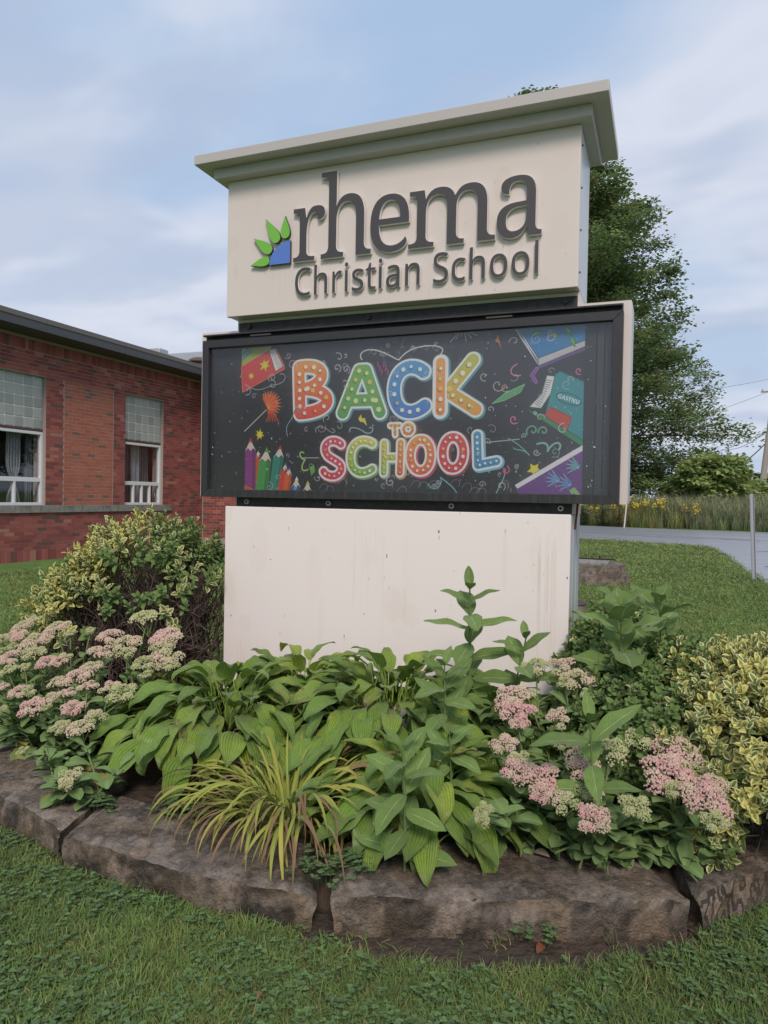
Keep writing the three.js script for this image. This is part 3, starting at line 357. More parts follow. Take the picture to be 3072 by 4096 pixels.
const openings = [[-10.13, -8.07, 1.012, 3.372], [-13.471, -12.233, 1.012, 3.372]]; // z0,z1,y0,y1
const infill = [-11.88, -10.556, 1.012, 3.384];
const sill = [-13.757, -7.6, 0.877, 1.012];
// backing wall with real openings (mortar face), 0.3 m thick
{
  const x0 = BX - 0.30, x1 = BX - 0.006, b = [];
  b.push(box(x0, x1, -0.2, 0.94, ZC - 0.3, ZN)); b.push(box(x0, x1, 3.372, WT, ZC - 0.3, ZN));
  b.push(box(x0, x1, 0.94, 3.372, ZC - 0.3, -13.471)); b.push(box(x0, x1, 0.94, 3.372, -12.233, -10.13)); b.push(box(x0, x1, 0.94, 3.372, -8.07, ZN));
  part('wall', boxUV(merge(b)), mortarMat, school);
  const w = []; w.push(box(BX - 0.006, -6.2, -0.2, WT, ZC - 0.3, ZC - 0.006)); part('wing_wall', boxUV(merge(w)), mortarMat, school);
  const room = []; room.push(box(-15, BX - 0.30, -0.12, -0.1, ZC, ZN), box(-15, BX - 0.30, 3.6, 3.62, ZC, ZN), box(-15.1, -15, -0.1, 3.6, ZC, ZN), box(-15, BX - 0.30, -0.1, 3.6, ZN - 0.1, ZN), box(-15, BX - 0.30, -0.1, 3.6, ZC - 0.1, ZC), box(-15, BX - 0.30, -0.1, 3.6, -11.3, -11.2));
  part('interior', merge(room), std({ color: C(0.22, 0.21, 0.2) }), school);
}
{
  const r = rng(404), jobs = [];
  const free = (z0, z1, y0, y1) => ![...openings, infill, sill].some(([a, b, c, d]) => z1 > a + 0.002 && z0 < b - 0.002 && y1 > c + 0.002 && y0 < d - 0.002);
  const blocked = (z, y) => [...openings, infill, sill].some(([a, b, c, d]) => z > a && z < b && y > c && y < d);
  // split the run of each course at openings so that cut bricks end flush
  for (let k = 0; k < 53; k++) {
    const y0 = 0.205 + k * 0.0677, y1 = y0 + 0.058, ym = (y0 + y1) / 2; const cuts = [ZC, ZN]; for (const [a, b, c, d] of [...openings, infill, sill]) if (ym > c && ym < d) cuts.push(a, b); cuts.sort((p, q) => p - q);
    for (let s = 0; s < cuts.length - 1; s++) { const a = cuts[s], b = cuts[s + 1]; if (b - a < 0.03 || blocked((a + b) / 2, ym)) continue; let z = b, first = true; while (z > a + 0.03) { let L = 0.203; if (first && k % 2) L = 0.1015; first = false; const e = Math.max(a, z - L); if (z - e > 0.035) jobs.push([e + 0.005, z - 0.005, y0, y1, pick(r, 8, 6), 0]); z = e; } }
  }
  for (let z = ZN; z > ZC + 0.04; z -= 0.0677) { jobs.push([z - 0.0627, z - 0.005, 3.798, 3.992, pick(r, 8, 6), 0]); jobs.push([z - 0.0627, z - 0.005, 0.0, 0.195, pick(r, 8, 6), 0]); }
  for (let k = 0; k < 35; k++) { const y0 = 1.02 + k * 0.0677; let z = infill[1] - 0.012, first = true; while (z > infill[0] + 0.03) { let L = 0.2015; if (first && k % 2) L = 0.1; first = false; const e = Math.max(infill[0] + 0.012, z - L); if (z - e > 0.035) jobs.push([e + 0.004, z - 0.004, y0, y0 + 0.058, pick(r, 5, 4), 1]); z = e; } }
  // the bricks that show largest are parts, the rest are joined
  const vis = (j) => { const z = (j[0] + j[1]) / 2; return z < -9.15 && z > -13.9 ? -z : 99; };
  const mk = (j) => { const g = new THREE.BoxGeometry(0.03, j[3] - j[2], j[1] - j[0]); g.translate(BX - 0.015 + (j[5] ? -0.004 : 0) + (r() - 0.5) * 0.003, (j[2] + j[3]) / 2, (j[0] + j[1]) / 2); return g; };
  const shared = {};
  jobs.sort((a, b) => vis(a) - vis(b)); const rest = {};
  jobs.forEach((j, i) => {
    const m = j[5] ? orangeMats[j[4]] : brickMats[j[4]];
    if (i < 300) { const w = j[1] - j[0], h = j[3] - j[2], key = w.toFixed(3) + h.toFixed(3), g = shared[key] ??= boxUV(new THREE.BoxGeometry(0.03, h, w), 3); const q = lpart('brick', g, m, school); q.position.set(-0.015 + (j[5] ? -0.004 : 0) + (r() - 0.5) * 0.003, (j[2] + j[3]) / 2, (j[0] + j[1]) / 2 + 10.5); }
    else (rest[m.uuid] ??= [m, []])[1].push(mk(j));
  });
  // wing facing the sign
  for (let k = 0; k < 53; k++) { const y0 = 0.205 + k * 0.0677; let x = BX + 0.02, first = true; while (x < -6.3) { const L = first && k % 2 ? 0.1 : 0.203; first = false; const g = new THREE.BoxGeometry(L - 0.01, 0.058, 0.03); g.translate(x + L / 2, y0 + 0.029, ZC - 0.015 + (r() - 0.5) * 0.003); const m = brickMats[pick(r, 8, 6)]; (rest[m.uuid] ??= [m, []])[1].push(g); x += L; } }
  for (const [m, l] of Object.values(rest)) { const o = part('bricks', boxUV(merge(l), 3), m, school); o.userData.kind = 'stuff'; }
}
// concrete sill with joints
const concTex = tex(512, 512, (u, v) => { const n = fbm(u * 10, v * 10, 0, 5, 10), s = step(0.5, 0.75, fbm(u * 30, v * 4, 5, 4, 30)), k = (0.7 + 0.5 * n) * (1 - 0.35 * s); return lin3(0.26 * k, 0.245 * k, 0.22 * k); }, { srgb: true });
const concMat = std({ map: concTex, roughness: 0.9, bumpMap: brickBump, bumpScale: 0.002 });
for (const [a, b] of [[-13.757, -12.32], [-12.315, -10.42], [-10.415, -9.0], [-8.995, -7.6]]) part('sill', boxUV(rbox(BX - 0.10, BX + 0.04, sill[2], sill[3], a, b, 0.004)), concMat, school);
// roof edge
const fasciaMat = phys({ color: C(0.060, 0.062, 0.070), roughness: 0.45 }), capMat = phys({ color: C(0.13, 0.12, 0.11), roughness: 0.45 });
const FX = -10.149;
const roof = part('roof', box(-24, FX - 0.03, 4.12, 4.22, ZC - 12, ZN + 0.4), std({ color: C(0.12, 0.12, 0.12) }), school);
for (const [a, b] of [[ZC, -13.6], [-13.595, -11.6], [-11.595, -9.62], [-9.615, -7.6], [-7.595, ZN + 0.4]]) { part('fascia', box(FX - 0.03, FX, 4.054, 4.20, a, b), fasciaMat, roof); part('cap_flashing', merge([box(FX - 0.06, FX + 0.012, 4.20, 4.286, a, b)]), capMat, roof); }
part('soffit', box(BX - 0.1, FX - 0.031, 4.043, 4.055, ZC, ZN + 0.4), std({ color: C(0.07, 0.065, 0.06) }), roof);
part('fascia', box(FX + 0.001, -5.7, 4.054, 4.20, ZC + 0.50, ZC + 0.53), fasciaMat, roof); part('cap_flashing', box(FX + 0.013, -5.7, 4.20, 4.286, ZC + 0.48, ZC + 0.542), capMat, roof); part('soffit', box(FX + 0.002, -5.7, 4.043, 4.055, ZC - 0.1, ZC + 0.499), std({ color: C(0.07, 0.065, 0.06) }), roof);
// windows
const frameMat = phys({ color: C(0.66, 0.68, 0.70), roughness: 0.35 }), glassMat = phys({ color: 0xffffff, roughness: 0.02, transmission: 1, thickness: 0, ior: 1.5 });
const blockBump = tex(128, 128, (u, v) => g1(0.5 + 0.5 * Math.sin(u * 6.283 * 7) * Math.sin(v * 6.283 * 0.5)));
const blockMats = [0, 1, 2].map((i) => phys({ color: C(0.31 + i * 0.04, 0.335 + i * 0.04, 0.315 + i * 0.04), roughness: 0.3, bumpMap: blockBump, bumpScale: 0.003 }));
const groutMat = std({ color: C(0.72, 0.71, 0.67) }), rustMat = std({ color: C(0.085, 0.05, 0.04), roughness: 0.8 });
const blockGeo = new RoundedBoxGeometry(0.06, 0.182, 0.196, 3, 0.012);
function schoolWindow(z0, z1, cols, mull, label) {
  const w = part('window', box(BX - 0.14, BX - 0.075, 2.36, 2.412, z0, z1), rustMat, school, label); const r = rng(z0 * 100 | 0), cw = (z1 - z0) / cols, gy = 2.412, gh = (3.372 - gy) / 5;
  part('grout', box(BX - 0.14, BX - 0.099, gy, 3.372, z0, z1), groutMat, w);
  for (let i = 0; i < cols; i++) for (let j = 0; j < 5; j++) { const m = new THREE.Mesh(blockGeo, blockMats[Math.floor(r() * 3)]); m.name = 'glass_block'; m.scale.set(1, (gh - 0.014) / 0.182, (cw - 0.014) / 0.196); m.position.set(-0.118 , gy + gh * (j + 0.5), z0 + cw * (i + 0.5) + 10.5); w.add(m); }
  const xf0 = BX - 0.14, xf1 = BX - 0.07, T = 0.05;
  const bars = [[z0, z1, 1.012, 1.062], [z0, z1, 2.31, 2.36], [z0, z0 + T, 1.063, 2.309], [z1 - T, z1, 1.063, 2.309], [z0 + T, z1 - T, 1.44, 1.52]];
  for (const [a, b, c, d] of bars) part('frame', rbox(xf0, xf1 - (c > 1.4 && c < 1.5 ? 0.004 : 0), c, d, a, b, 0.004), frameMat, w);
  for (const m of mull) part('mullion', rbox(xf0 + 0.005, xf1 - 0.006, 1.063, 1.439, m - 0.02, m + 0.02, 0.003), frameMat, w);
  part('pane', box(BX - 0.112, BX - 0.108, 1.521, 2.309, z0 + T, z1 - T), glassMat, w); part('pane', box(BX - 0.116, BX - 0.112, 1.063, 1.439, z0 + T, z1 - T), glassMat, w);
  for (let i = 0; i < 2; i++) part('latch', box(BX - 0.075, BX - 0.066, 1.2, 1.28, z0 + T + 0.12 + i * 0.001, z0 + T + 0.14 + i * 0.001), frameMat, w);
}
schoolWindow(-10.13, -8.07, 10, [-9.52, -9.1], 'wide window with glass blocks above and white curtain inside'); schoolWindow(-13.471, -12.233, 6, [-13.13, -12.87, -12.6], 'narrow window with glass blocks above and grey drapes inside');
function curtain(z0, z1, y0, y1, x, folds, mat, label, tie) {
  const g = new THREE.PlaneGeometry(z1 - z0, y1 - y0, 90, 24), p = g.attributes.position; for (let i = 0; i < p.count; i++) { let a = p.getX(i), y = p.getY(i), t = (y + (y1 - y0) / 2) / (y1 - y0); const k = tie ? 1 - 0.75 * Math.exp(-(((t - tie) / 0.14) ** 2)) : 1, d = 0.035 * Math.sin(a / (z1 - z0) * folds * 6.28 + 0.6 * Math.sin(t * 3)); p.setXYZ(i, x + d * (0.6 + 0.4 * k), y + (y0 + y1) / 2, (z0 + z1) / 2 + a * k); } g.computeVertexNormals();
  single('curtain', g, mat, label, 'curtain', null, [x, y0, (z0 + z1) / 2]);
}
const whiteCloth = phys({ color: C(0.34, 0.36, 0.38), roughness: 1, transmission: 0.2, thickness: 0 }), greyCloth = phys({ color: C(0.13, 0.14, 0.145), roughness: 1, transmission: 0.15, thickness: 0 });
curtain(-9.86, -9.55, 1.02, 2.36, BX - 0.32, 5, whiteCloth, 'white tied curtain hanging inside the wide brick building window', 0.3);
curtain(-10.12, -9.98, 1.02, 2.36, BX - 0.34, 3, greyCloth, 'pale grey curtain edge inside the wide brick building window');
curtain(-13.0, -12.74, 1.02, 2.36, BX - 0.30, 2, whiteCloth, 'single pale drape panel inside the narrow brick building window'); curtain(-13.44, -12.6, 1.02, 2.36, BX - 0.42, 10, greyCloth, 'grey pleated drapes inside the narrow brick building window');
// hall with a ribbed metal roof behind
{
  const o = [-34, 0, -40], h = thing('metal_roof_hall', 'long hall with pale ribbed metal roof rising behind the brick school', 'building', o), rm = phys({ color: C(0.42, 0.44, 0.46), roughness: 0.4, metalness: 0.3 });
  part('wall', box(-50, -16, 0, 7, -52, -36.3), std({ color: C(0.3, 0.27, 0.25) }), h);
  const s = new THREE.Shape(); s.moveTo(-35.6, 6.7); s.lineTo(-44, 11.6); s.lineTo(-52.6, 6.7); s.lineTo(-52.6, 6.5); s.lineTo(-35.6, 6.5); s.closePath(); const g = new THREE.ExtrudeGeometry(s, { depth: 35, bevelEnabled: false }); g.rotateY(-Math.PI / 2); g.translate(-15.5, 0, 0); { const p = g.attributes.position; let mx = -1e9; for (let i = 0; i < p.count; i++) mx = Math.max(mx, p.getX(i)); g.translate(-15.5 - mx, 0, 0); } g.computeBoundingBox(); const bb = g.boundingBox; part('roof', g, rm, h);
  const ribs = []; for (let x = -50; x < -15.6; x += 0.3) { const q = box(x, x + 0.03, -0.02, 0.035, 0, 9.72); q.rotateX(Math.atan2(4.9, 8.4)); q.translate(0, 6.72 + 4.9, -44); ribs.push(q); } const rr = part('rib', merge(ribs), rm, h); rr.userData.kind = 'stuff';
  const vent = part('roof_vent', merge([new THREE.CylinderGeometry(0.5, 0.6, 0.5, 16).translate(-29.3, 9.9, -40.6), new THREE.SphereGeometry(0.75, 16, 8, 0, 6.3, 0, 1.57).scale(1, 0.45, 1).translate(-29.3, 10.1, -40.6)]), std({ color: C(0.11, 0.07, 0.055) }), h);
  const v2 = part('roof_vent', rbox(-33.6, -32.6, 10.2, 11.3, -41.6, -40.6, 0.1), rm, h);
}
// ---------- trees ----------
const barkMat = std({ color: C(0.075, 0.06, 0.048), roughness: 0.95, bumpMap: soilBump, bumpScale: 0.03 });
const leafMat = (r, g, b, tr = 0.3) => phys({ color: C(r, g, b), roughness: 1, transmission: tr, thickness: 0, specularIntensity: 0.4 });
const vleaf = (tr = 0.3, ro = 0.55) => phys({ color: 0xffffff, vertexColors: true, roughness: 0.97, transmission: tr, thickness: 0, specularIntensity: 0.5, clearcoat: ro < 0.57 ? 0.22 : 0, clearcoatRoughness: 0.42 });
function clusterGeo(seed, n, R, s, droop = 0.3) { // spray of small pointed leaves
  const r = rng(seed), P = [], I = []; for (let i = 0; i < n; i++) { const q = V(r() - 0.5, (r() - 0.5) * 0.6, r() - 0.5).multiplyScalar(2 * R), a = r() * 6.28, d = V(Math.cos(a), -droop * r(), Math.sin(a)).normalize(), w = V(-d.z, (r() - 0.5) * 1.2, d.x).normalize(), L = s * (0.7 + r() * 0.6), k = P.length / 3; const p = (t, e, h) => { const v = q.clone().addScaledVector(d, L * t).addScaledVector(w, L * e); P.push(v.x, v.y + h * L, v.z); }; p(0, 0, 0); p(0.45, 0.42, 0.1); p(1, 0, -0.1); p(0.45, -0.42, 0.1); I.push(k, k + 1, k + 2, k, k + 2, k + 3); }
  const g = new THREE.BufferGeometry(); g.setAttribute('position', new THREE.Float32BufferAttribute(P, 3)); g.setIndex(I); g.computeVertexNormals(); g.setAttribute('uv', new THREE.Float32BufferAttribute(new Float32Array(P.length / 3 * 2), 2)); return g;
}
function bigTree(name, label, pos, H, prof, o, group) {
  const { seed, limbs = 70, rise = 0.75, size = 0.16, per = 1, cols, trunkR = 0.4, first = 0.08, cl = 0.55 } = o, r = rng(seed), t = thing(name, label, 'tree', pos, group), top = V((r() - 0.5), H * 0.97, (r() - 0.5));
  const tp = []; for (let i = 0; i <= 14; i++) { const k = i / 14; tp.push(V(top.x * k + 0.25 * Math.sin(k * 5 + seed), top.y * k, top.z * k + 0.25 * Math.cos(k * 4 + seed) - 0.25)); } lpart('trunk', tube(tp, trunkR, 0.03, 9), barkMat, t);
  const list = [], bg = []; const at = (k) => { const f = k * 14, i = Math.min(13, Math.floor(f)); return tp[i].clone().lerp(tp[i + 1], f - i); };
  for (let i = 0; i < limbs; i++) {
    const k = mix(first, 0.985, (i + r() * 0.8) / limbs), a = i * 2.39996 + r() * 0.5, s = at(k), R = prof(k) * (0.72 + 0.42 * r()), el = rise * (0.6 + 0.6 * r()) * (o.skirt ? mix(0.12, 1, step(0.05, 0.4, k)) : 1), e = s.clone().add(V(Math.cos(a) * R, R * el, Math.sin(a) * R)), m = s.clone().lerp(e, 0.5).add(V(0, R * 0.10, 0)), br = bez(s, m, e, 8); bg.push(tube(br, 0.02 + trunkR * 0.28 * (1 - k), 0.012, 4));
    const n = Math.round(R * 9 * per) + 5; for (let j = 0; j < n; j++) { const f = Math.pow(r(), 0.6) * 1.02, p = br[Math.min(8, Math.floor(f * 8))].clone().lerp(br[Math.min(8, Math.floor(f * 8) + 1)], f * 8 % 1), w = R * (o.sp ?? 0.30) * (1.1 - f * 0.75), q = V((r() - 0.5) * 2 * w, (r() - 0.35) * 1.3 * w, (r() - 0.5) * 2 * w); p.add(q); if (p.y < 0.4) continue; const c = cols[Math.floor(r() * cols.length)], u = 0.75 + r() * 0.5; list.push([mat4(p.x, p.y, p.z, (r() - 0.5) * 0.8, r() * 6.28, (r() - 0.5) * 0.8, 0.7 + r() * 0.7), C(c[0] * u, c[1] * u, c[2] * u)]); if (j % 5 === 0) bg.push(tube(bez(p.clone().sub(q), p.clone().sub(q).lerp(p, 0.5).add(V(0, 0.1, 0)), p, 3), 0.014, 0.006, 3)); }
  }
  lpart('limbs', merge(bg), barkMat, t); instanced('crown', clusterGeo(seed, o.n ?? 16, cl, size), phys({ color: 0xffffff, roughness: 1, transmission: 0.45, thickness: 0, specularIntensity: 0.3 }), list, t); return t;
}
const maple = [[0.095, 0.13, 0.06], [0.11, 0.14, 0.06], [0.085, 0.12, 0.065], [0.10, 0.135, 0.06], [0.11, 0.145, 0.065], [0.12, 0.14, 0.055], [0.15, 0.125, 0.07]];
const mapleBig = maple.map((c) => c.map((q, i) => q * [1.75, 1.95, 1.6][i]));
bigTree('maple_tree', 'tall dark green maple with reddish patches rising behind the sign', [-9.3, 0, -53], 31.2, (k) => k < 0.12 ? 13.0 : mix(13.0, 1.0, Math.pow((k - 0.12) / 0.88, 1.12)), { seed: 31, limbs: 310, rise: 0.5, cols: mapleBig, per: 1.1, trunkR: 0.42, first: 0.03, size: 0.20, n: 20, cl: 0.5, sp: 0.18, skirt: true });
const shrubC = [[0.32, 0.42, 0.14], [0.36, 0.44, 0.15], [0.29, 0.39, 0.13], [0.38, 0.44, 0.15]];
bigTree('round_tree', 'round light green tree at the edge of the tall weeds', [2.7, 0, -45], 3.7, (k) => 2.4 * Math.sqrt(Math.max(0.05, 1 - (k - 0.25) ** 2 * 1.7)), { seed: 9, limbs: 60, rise: 0.28, cols: shrubC, per: 1.3, trunkR: 0.12, first: 0.05, size: 0.22, n: 14, cl: 0.4 });
bigTree('low_tree', 'low bushy green tree standing beside the round light green tree', [4.9, 0, -46.5], 2.4, (k) => 1.7 * Math.sqrt(Math.max(0.05, 1 - (k - 0.25) ** 2 * 1.7)), { seed: 15, limbs: 40, rise: 0.28, cols: shrubC, per: 1.8, trunkR: 0.1, first: 0.05, size: 0.2, n: 12, cl: 0.4 });
bigTree('bare_crown_tree', 'small brownish tree far down the road behind a pole', [15.8, 0, -150], 6.5, (k) => 3.6 * Math.sqrt(Math.max(0.05, 1 - (k - 0.3) ** 2 * 1.9)), { seed: 25, limbs: 40, rise: 0.4, cols: [[0.045, 0.035, 0.03], [0.06, 0.05, 0.035]], per: 1.2, trunkR: 0.2, first: 0.12, size: 0.4, n: 12, cl: 0.7 });
// trees round the site that the display pane and the windows mirror
for (const [x, z, h, s, l] of [[-11, 15, 4.6, 3, 'leafy tree across the lawn facing the display case'], [-15.5, 17.5, 6.0, 4, 'taller leafy tree across the lawn mirrored in the display case'], [-6.5, 18, 4.2, 5, 'small leafy tree across the lawn facing the brick wing'], [-20, 14, 5.6, 8, 'broad leafy tree across the lawn by the brick building'], [11, -27, 9, 6, 'leafy tree beyond the driveway facing the brick school windows'], [17, -21, 9.5, 7, 'taller leafy tree beyond the driveway mirrored in the windows']]) bigTree('lawn_tree', l, [x, 0, z], h, (k) => h * 0.33 * Math.sqrt(Math.max(0.04, 1 - (k - 0.42) ** 2 * 2.4)), { seed: s * 7, limbs: 44, rise: 0.5, cols: maple, per: 1.3, trunkR: 0.16, first: 0.2, size: 0.24, n: 12, cl: 0.5 }, 'trees around the lawn');
// ---------- overgrown verge across the road ----------
{
  const r = rng(71), blade = (h, w, lean, c1, c2) => leafGeo({ len: h, wid: w, nl: 5, S: [-1, 1], shape: (t) => 1 - 0.85 * t, pitch: (t) => 1.5 - lean * t * t, col: (t) => c1.map((q, i) => mix(q, c2[i], t)) });
  const tuft = (seed, h, c1, c2, n) => { const q = rng(seed), l = []; for (let i = 0; i < n; i++) { const g = blade(h * (0.6 + q() * 0.6), 0.03, 0.8 + q() * 1.3, c1, c2); g.rotateY(q() * 6.28); g.translate((q() - 0.5) * 0.4, 0, (q() - 0.5) * 0.4); l.push(g); } return merge(l); };
  const A = [], B = []; for (let i = 0; i < 5200; i++) { const x = -7 + r() * 22, z0 = x < 4 ? -37.4 - Math.max(0, -x) * 0.35 : -36.9, d = Math.pow(r(), 0.9) * 9, hh = 0.5 + 0.7 * Math.min(1, d / 2) * (0.7 + 0.6 * vn(x * 0.7, d, 2)); if (x < 1 && r() < 0.45) continue; (x + r() * 5 > 2.5 ? A : B).push([mat4(x, -0.03, z0 - d, 0, r() * 6.28, 0, hh * 1.25), C(0.8 + r() * 0.4, 0.8 + r() * 0.4, 0.8 + r() * 0.3)]); }
  instanced('tall_grass', tuft(1, 1.15, [0.15, 0.19, 0.085], [0.34, 0.36, 0.22], 16), vleaf(0.2, 0.8), A, null, 'tall grey green reed grass growing across the road', 'grass');
  instanced('tall_weeds', tuft(2, 1.0, [0.15, 0.18, 0.065], [0.33, 0.32, 0.11], 14), vleaf(0.2, 0.8), B, null, 'tall brownish green weeds growing across the road', 'weeds');
  const gold = (x, z, h, n, s, l) => { const t = thing('goldenrod', l, 'plant', [x, 0, z], 'goldenrod plants in the weeds'), q = rng(s), st = [], lf = [], fl = []; for (let i = 0; i < n; i++) { const a = q() * 6.28, R = Math.sqrt(q()) * 0.8, b = V(Math.cos(a) * R, 0, Math.sin(a) * R), e = b.clone().add(V((q() - 0.5) * 0.3, h * (0.8 + q() * 0.4), (q() - 0.5) * 0.3)); st.push(tube(bez(b, b.clone().lerp(e, 0.5), e, 3), 0.006, 0.003, 3)); for (let j = 0; j < 14; j++) { const p = b.clone().lerp(e, 0.15 + 0.8 * q()); lf.push([mat4(p.x, p.y, p.z, -0.3, q() * 6.28, 0, 1)]); } for (let j = 0; j < 16; j++) fl.push([mat4(e.x + (q() - 0.5) * 0.22, e.y + (q() - 0.35) * 0.22, e.z + (q() - 0.5) * 0.22, q(), q() * 6, q(), 0.022 + q() * 0.03)]); } lpart('stems', merge(st), leafMat(0.06, 0.07, 0.03, 0), t); instanced('leaves', leafGeo({ len: 0.14, wid: 0.03, nl: 3, S: [-1, 1], shape: (u) => Math.sin(Math.PI * Math.min(0.97, u + 0.08)) }), leafMat(0.06, 0.085, 0.03), lf, t); instanced('blossom', new THREE.IcosahedronGeometry(1, 0), std({ color: C(0.50, 0.38, 0.05), roughness: 0.9 }), fl, t); };
  gold(-1.7, -37.6, 1.2, 10, 3, 'bright yellow goldenrod clump beside the thin white marker post'); gold(-0.4, -38.2, 1.15, 7, 4, 'smaller yellow goldenrod clump between reeds and marker post'); gold(1.3, -38.4, 1.0, 5, 5, 'dull yellow goldenrod clump close to the reed grass'); gold(-3.6, -38.8, 1.0, 6, 6, 'yellow goldenrod clump in the weeds behind the sign edge');
  // leafy sumac shrubs
  const sumac = (x, z, h, n, s, cols, l) => { const t = thing('sumac_shrub', l, 'shrub', [x, 0, z], 'sumac shrubs across the road'), q = rng(s), st = [], lf = []; for (let i = 0; i < n; i++) { const a = q() * 6.28, e = V(Math.cos(a) * h * 0.75 * q(), h * (0.55 + 0.45 * q()), Math.sin(a) * h * 0.75 * q()); st.push(tube(bez(V(0, 0, 0), V(e.x * 0.3, e.y * 0.6, e.z * 0.3), e, 4), 0.012, 0.005, 4)); for (let j = 0; j < 26; j++) { const f = 0.2 + 0.65 * q(), p = e.clone().multiplyScalar(f), b = q() * 6.28, c = cols[Math.floor(q() * cols.length)]; for (let k = 0; k < 6; k++) lf.push([mat4(p.x + Math.cos(b) * 0.05 * k, p.y + 0.02 * k - 0.004 * k * k, p.z + Math.sin(b) * 0.05 * k, -0.1, b + (k % 2 ? 1 : -1), 0, 1), C(...c)]); } } lpart('stems', merge(st), barkMat, t); instanced('leaves', leafGeo({ len: 0.13, wid: 0.04, nl: 3, S: [-1, 1], shape: (u) => Math.sin(Math.PI * Math.min(0.97, u + 0.06)), pitch: (u) => -0.4 * u }), phys({ color: 0xffffff, roughness: 1, transmission: 0.35, thickness: 0 }), lf, t); };
  const gr = [[0.20, 0.28, 0.07], [0.25, 0.30, 0.07], [0.16, 0.24, 0.06]];
  sumac(-2.9, -38.0, 1.35, 16, 1, gr, 'leafy green sumac shrub just behind the sign edge across the road'); sumac(-3.9, -38.6, 1.5, 14, 2, gr, 'taller leafy sumac shrub behind the sign across the road'); sumac(-2.1, -37.7, 1.3, 5, 3, [[0.28, 0.02, 0.03], [0.2, 0.03, 0.03]], 'red leaved sumac sprout beside the thin white marker post'); sumac(-1.1, -40.2, 1.75, 22, 4, gr, 'dense green sumac shrub behind the yellow goldenrod'); sumac(0.7, -41.2, 1.7, 22, 5, gr, 'dense green sumac shrub between maple and round light green tree'); sumac(-3.0, -41, 1.9, 22, 6, gr, 'dense green sumac shrub under the tall maple');
}
// ---------- posts, poles, wires, cars ----------
const galv = phys({ color: C(0.40, 0.42, 0.44), roughness: 0.45, metalness: 0.4 });
{ const t = thing('metal_post', 'leaning bare galvanised metal post at the lawn corner by the driveway', 'post', [1.41, 0, -13.285]); lpart('post', (() => { const s = new THREE.Shape(); s.moveTo(-0.035, 0); s.lineTo(-0.018, 0.028); s.lineTo(0.018, 0.028); s.lineTo(0.035, 0); s.lineTo(0.03, -0.004); s.lineTo(0.015, 0.022); s.lineTo(-0.015, 0.022); s.lineTo(-0.03, -0.004); s.closePath(); const g = new THREE.ExtrudeGeometry(s, { depth: 1.52, bevelEnabled: false }); g.rotateX(-Math.PI / 2); g.translate(0, -0.08, 0); g.rotateZ(0.05); return g; })(), galv, t); }
single('marker_post', tube([V(-1.82, -0.1, -37.03), V(-1.74, 1.0, -37.03), V(-1.66, 2.0, -37.03)], 0.035, 0.03, 8), std({ color: C(0.62, 0.60, 0.58) }), 'thin white marker post across the road in front of the goldenrod', 'post', null, [-1.82, 0, -37.03]);
const poleMat = std({ color: C(0.34, 0.30, 0.27), roughness: 0.95, bumpMap: soilBump, bumpScale: 0.01 });
function utilityPole(x, z, h, lean, r, label, arm) { const t = thing('utility_pole', label, 'pole', [x, 0, z], 'utility poles along the road'); lpart('pole', tube([V(0, -0.3, 0), V(lean * 0.5, h * 0.5, 0), V(lean, h, 0)], r, r * 0.65, 10), poleMat, t); if (arm) { lpart('crossarm', box(lean * 0.93 - 1.1, lean * 0.93 + 1.1, h * 0.93, h * 0.93 + 0.14, -0.08, 0.08), poleMat, t); for (const q of [-0.95, -0.4, 0.4, 0.95]) lpart('insulator', new THREE.CylinderGeometry(0.05, 0.07, 0.2, 8).translate(lean * 0.93 + q, h * 0.93 + 0.24, 0), std({ color: C(0.3, 0.3, 0.32) }), t); } }
utilityPole(8.42, -78.4, 13, 1.2, 0.24, 'tall weathered wooden utility pole leaning slightly beside the road', true);
utilityPole(8.9, -121.6, 10.3, -0.05, 0.17, 'thin distant utility pole rising above the round light green tree');
utilityPole(14.6, -145.2, 6.2, 0, 0.3, 'short distant utility pole before the brownish tree');
utilityPole(13.8, -123.5, 10.5, 0.9, 0.2, 'thin distant utility pole just behind the tall leaning pole');
const wireM = std({ color: C(0.03, 0.03, 0.035), roughness: 0.7 });
function wire(a, b, sag, r, label) { const p = []; for (let i = 0; i <= 16; i++) { const t = i / 16; p.push(V(mix(a[0], b[0], t), mix(a[1], b[1], t) - sag * 4 * t * (1 - t), mix(a[2], b[2], t))); } single('utility_wire', tube(p, r, r, 4), wireM, label, 'wire', 'overhead wires along the road', a); }
wire([-4, 6.2, -38], [12, 14.2, -80], 0.3, 0.012, 'thin overhead wire highest above the round light green tree'); wire([-6, 4.2, -45], [9.5, 12.4, -79], 0.4, 0.014, 'overhead wire meeting the tall leaning pole near its top');
wire([1.5, 2.9, -58], [8.9, 7.1, -78.6], 0.9, 0.055, 'thick black sagging cable on the tall leaning pole'); wire([8.87, 9.6, -121.7], [8.95, 8.3, -78.7], 0.5, 0.03, 'thin overhead wire between the distant thin pole and leaning pole'); wire([2, 5.0, -66], [9.0, 8.4, -78.8], 0.3, 0.022, 'faint overhead wire just above the thick black cable');
wire([9.0, 8.0, -78.7], [13.9, 9.4, -123], 0.6, 0.03, 'overhead wire running on past the leaning pole');
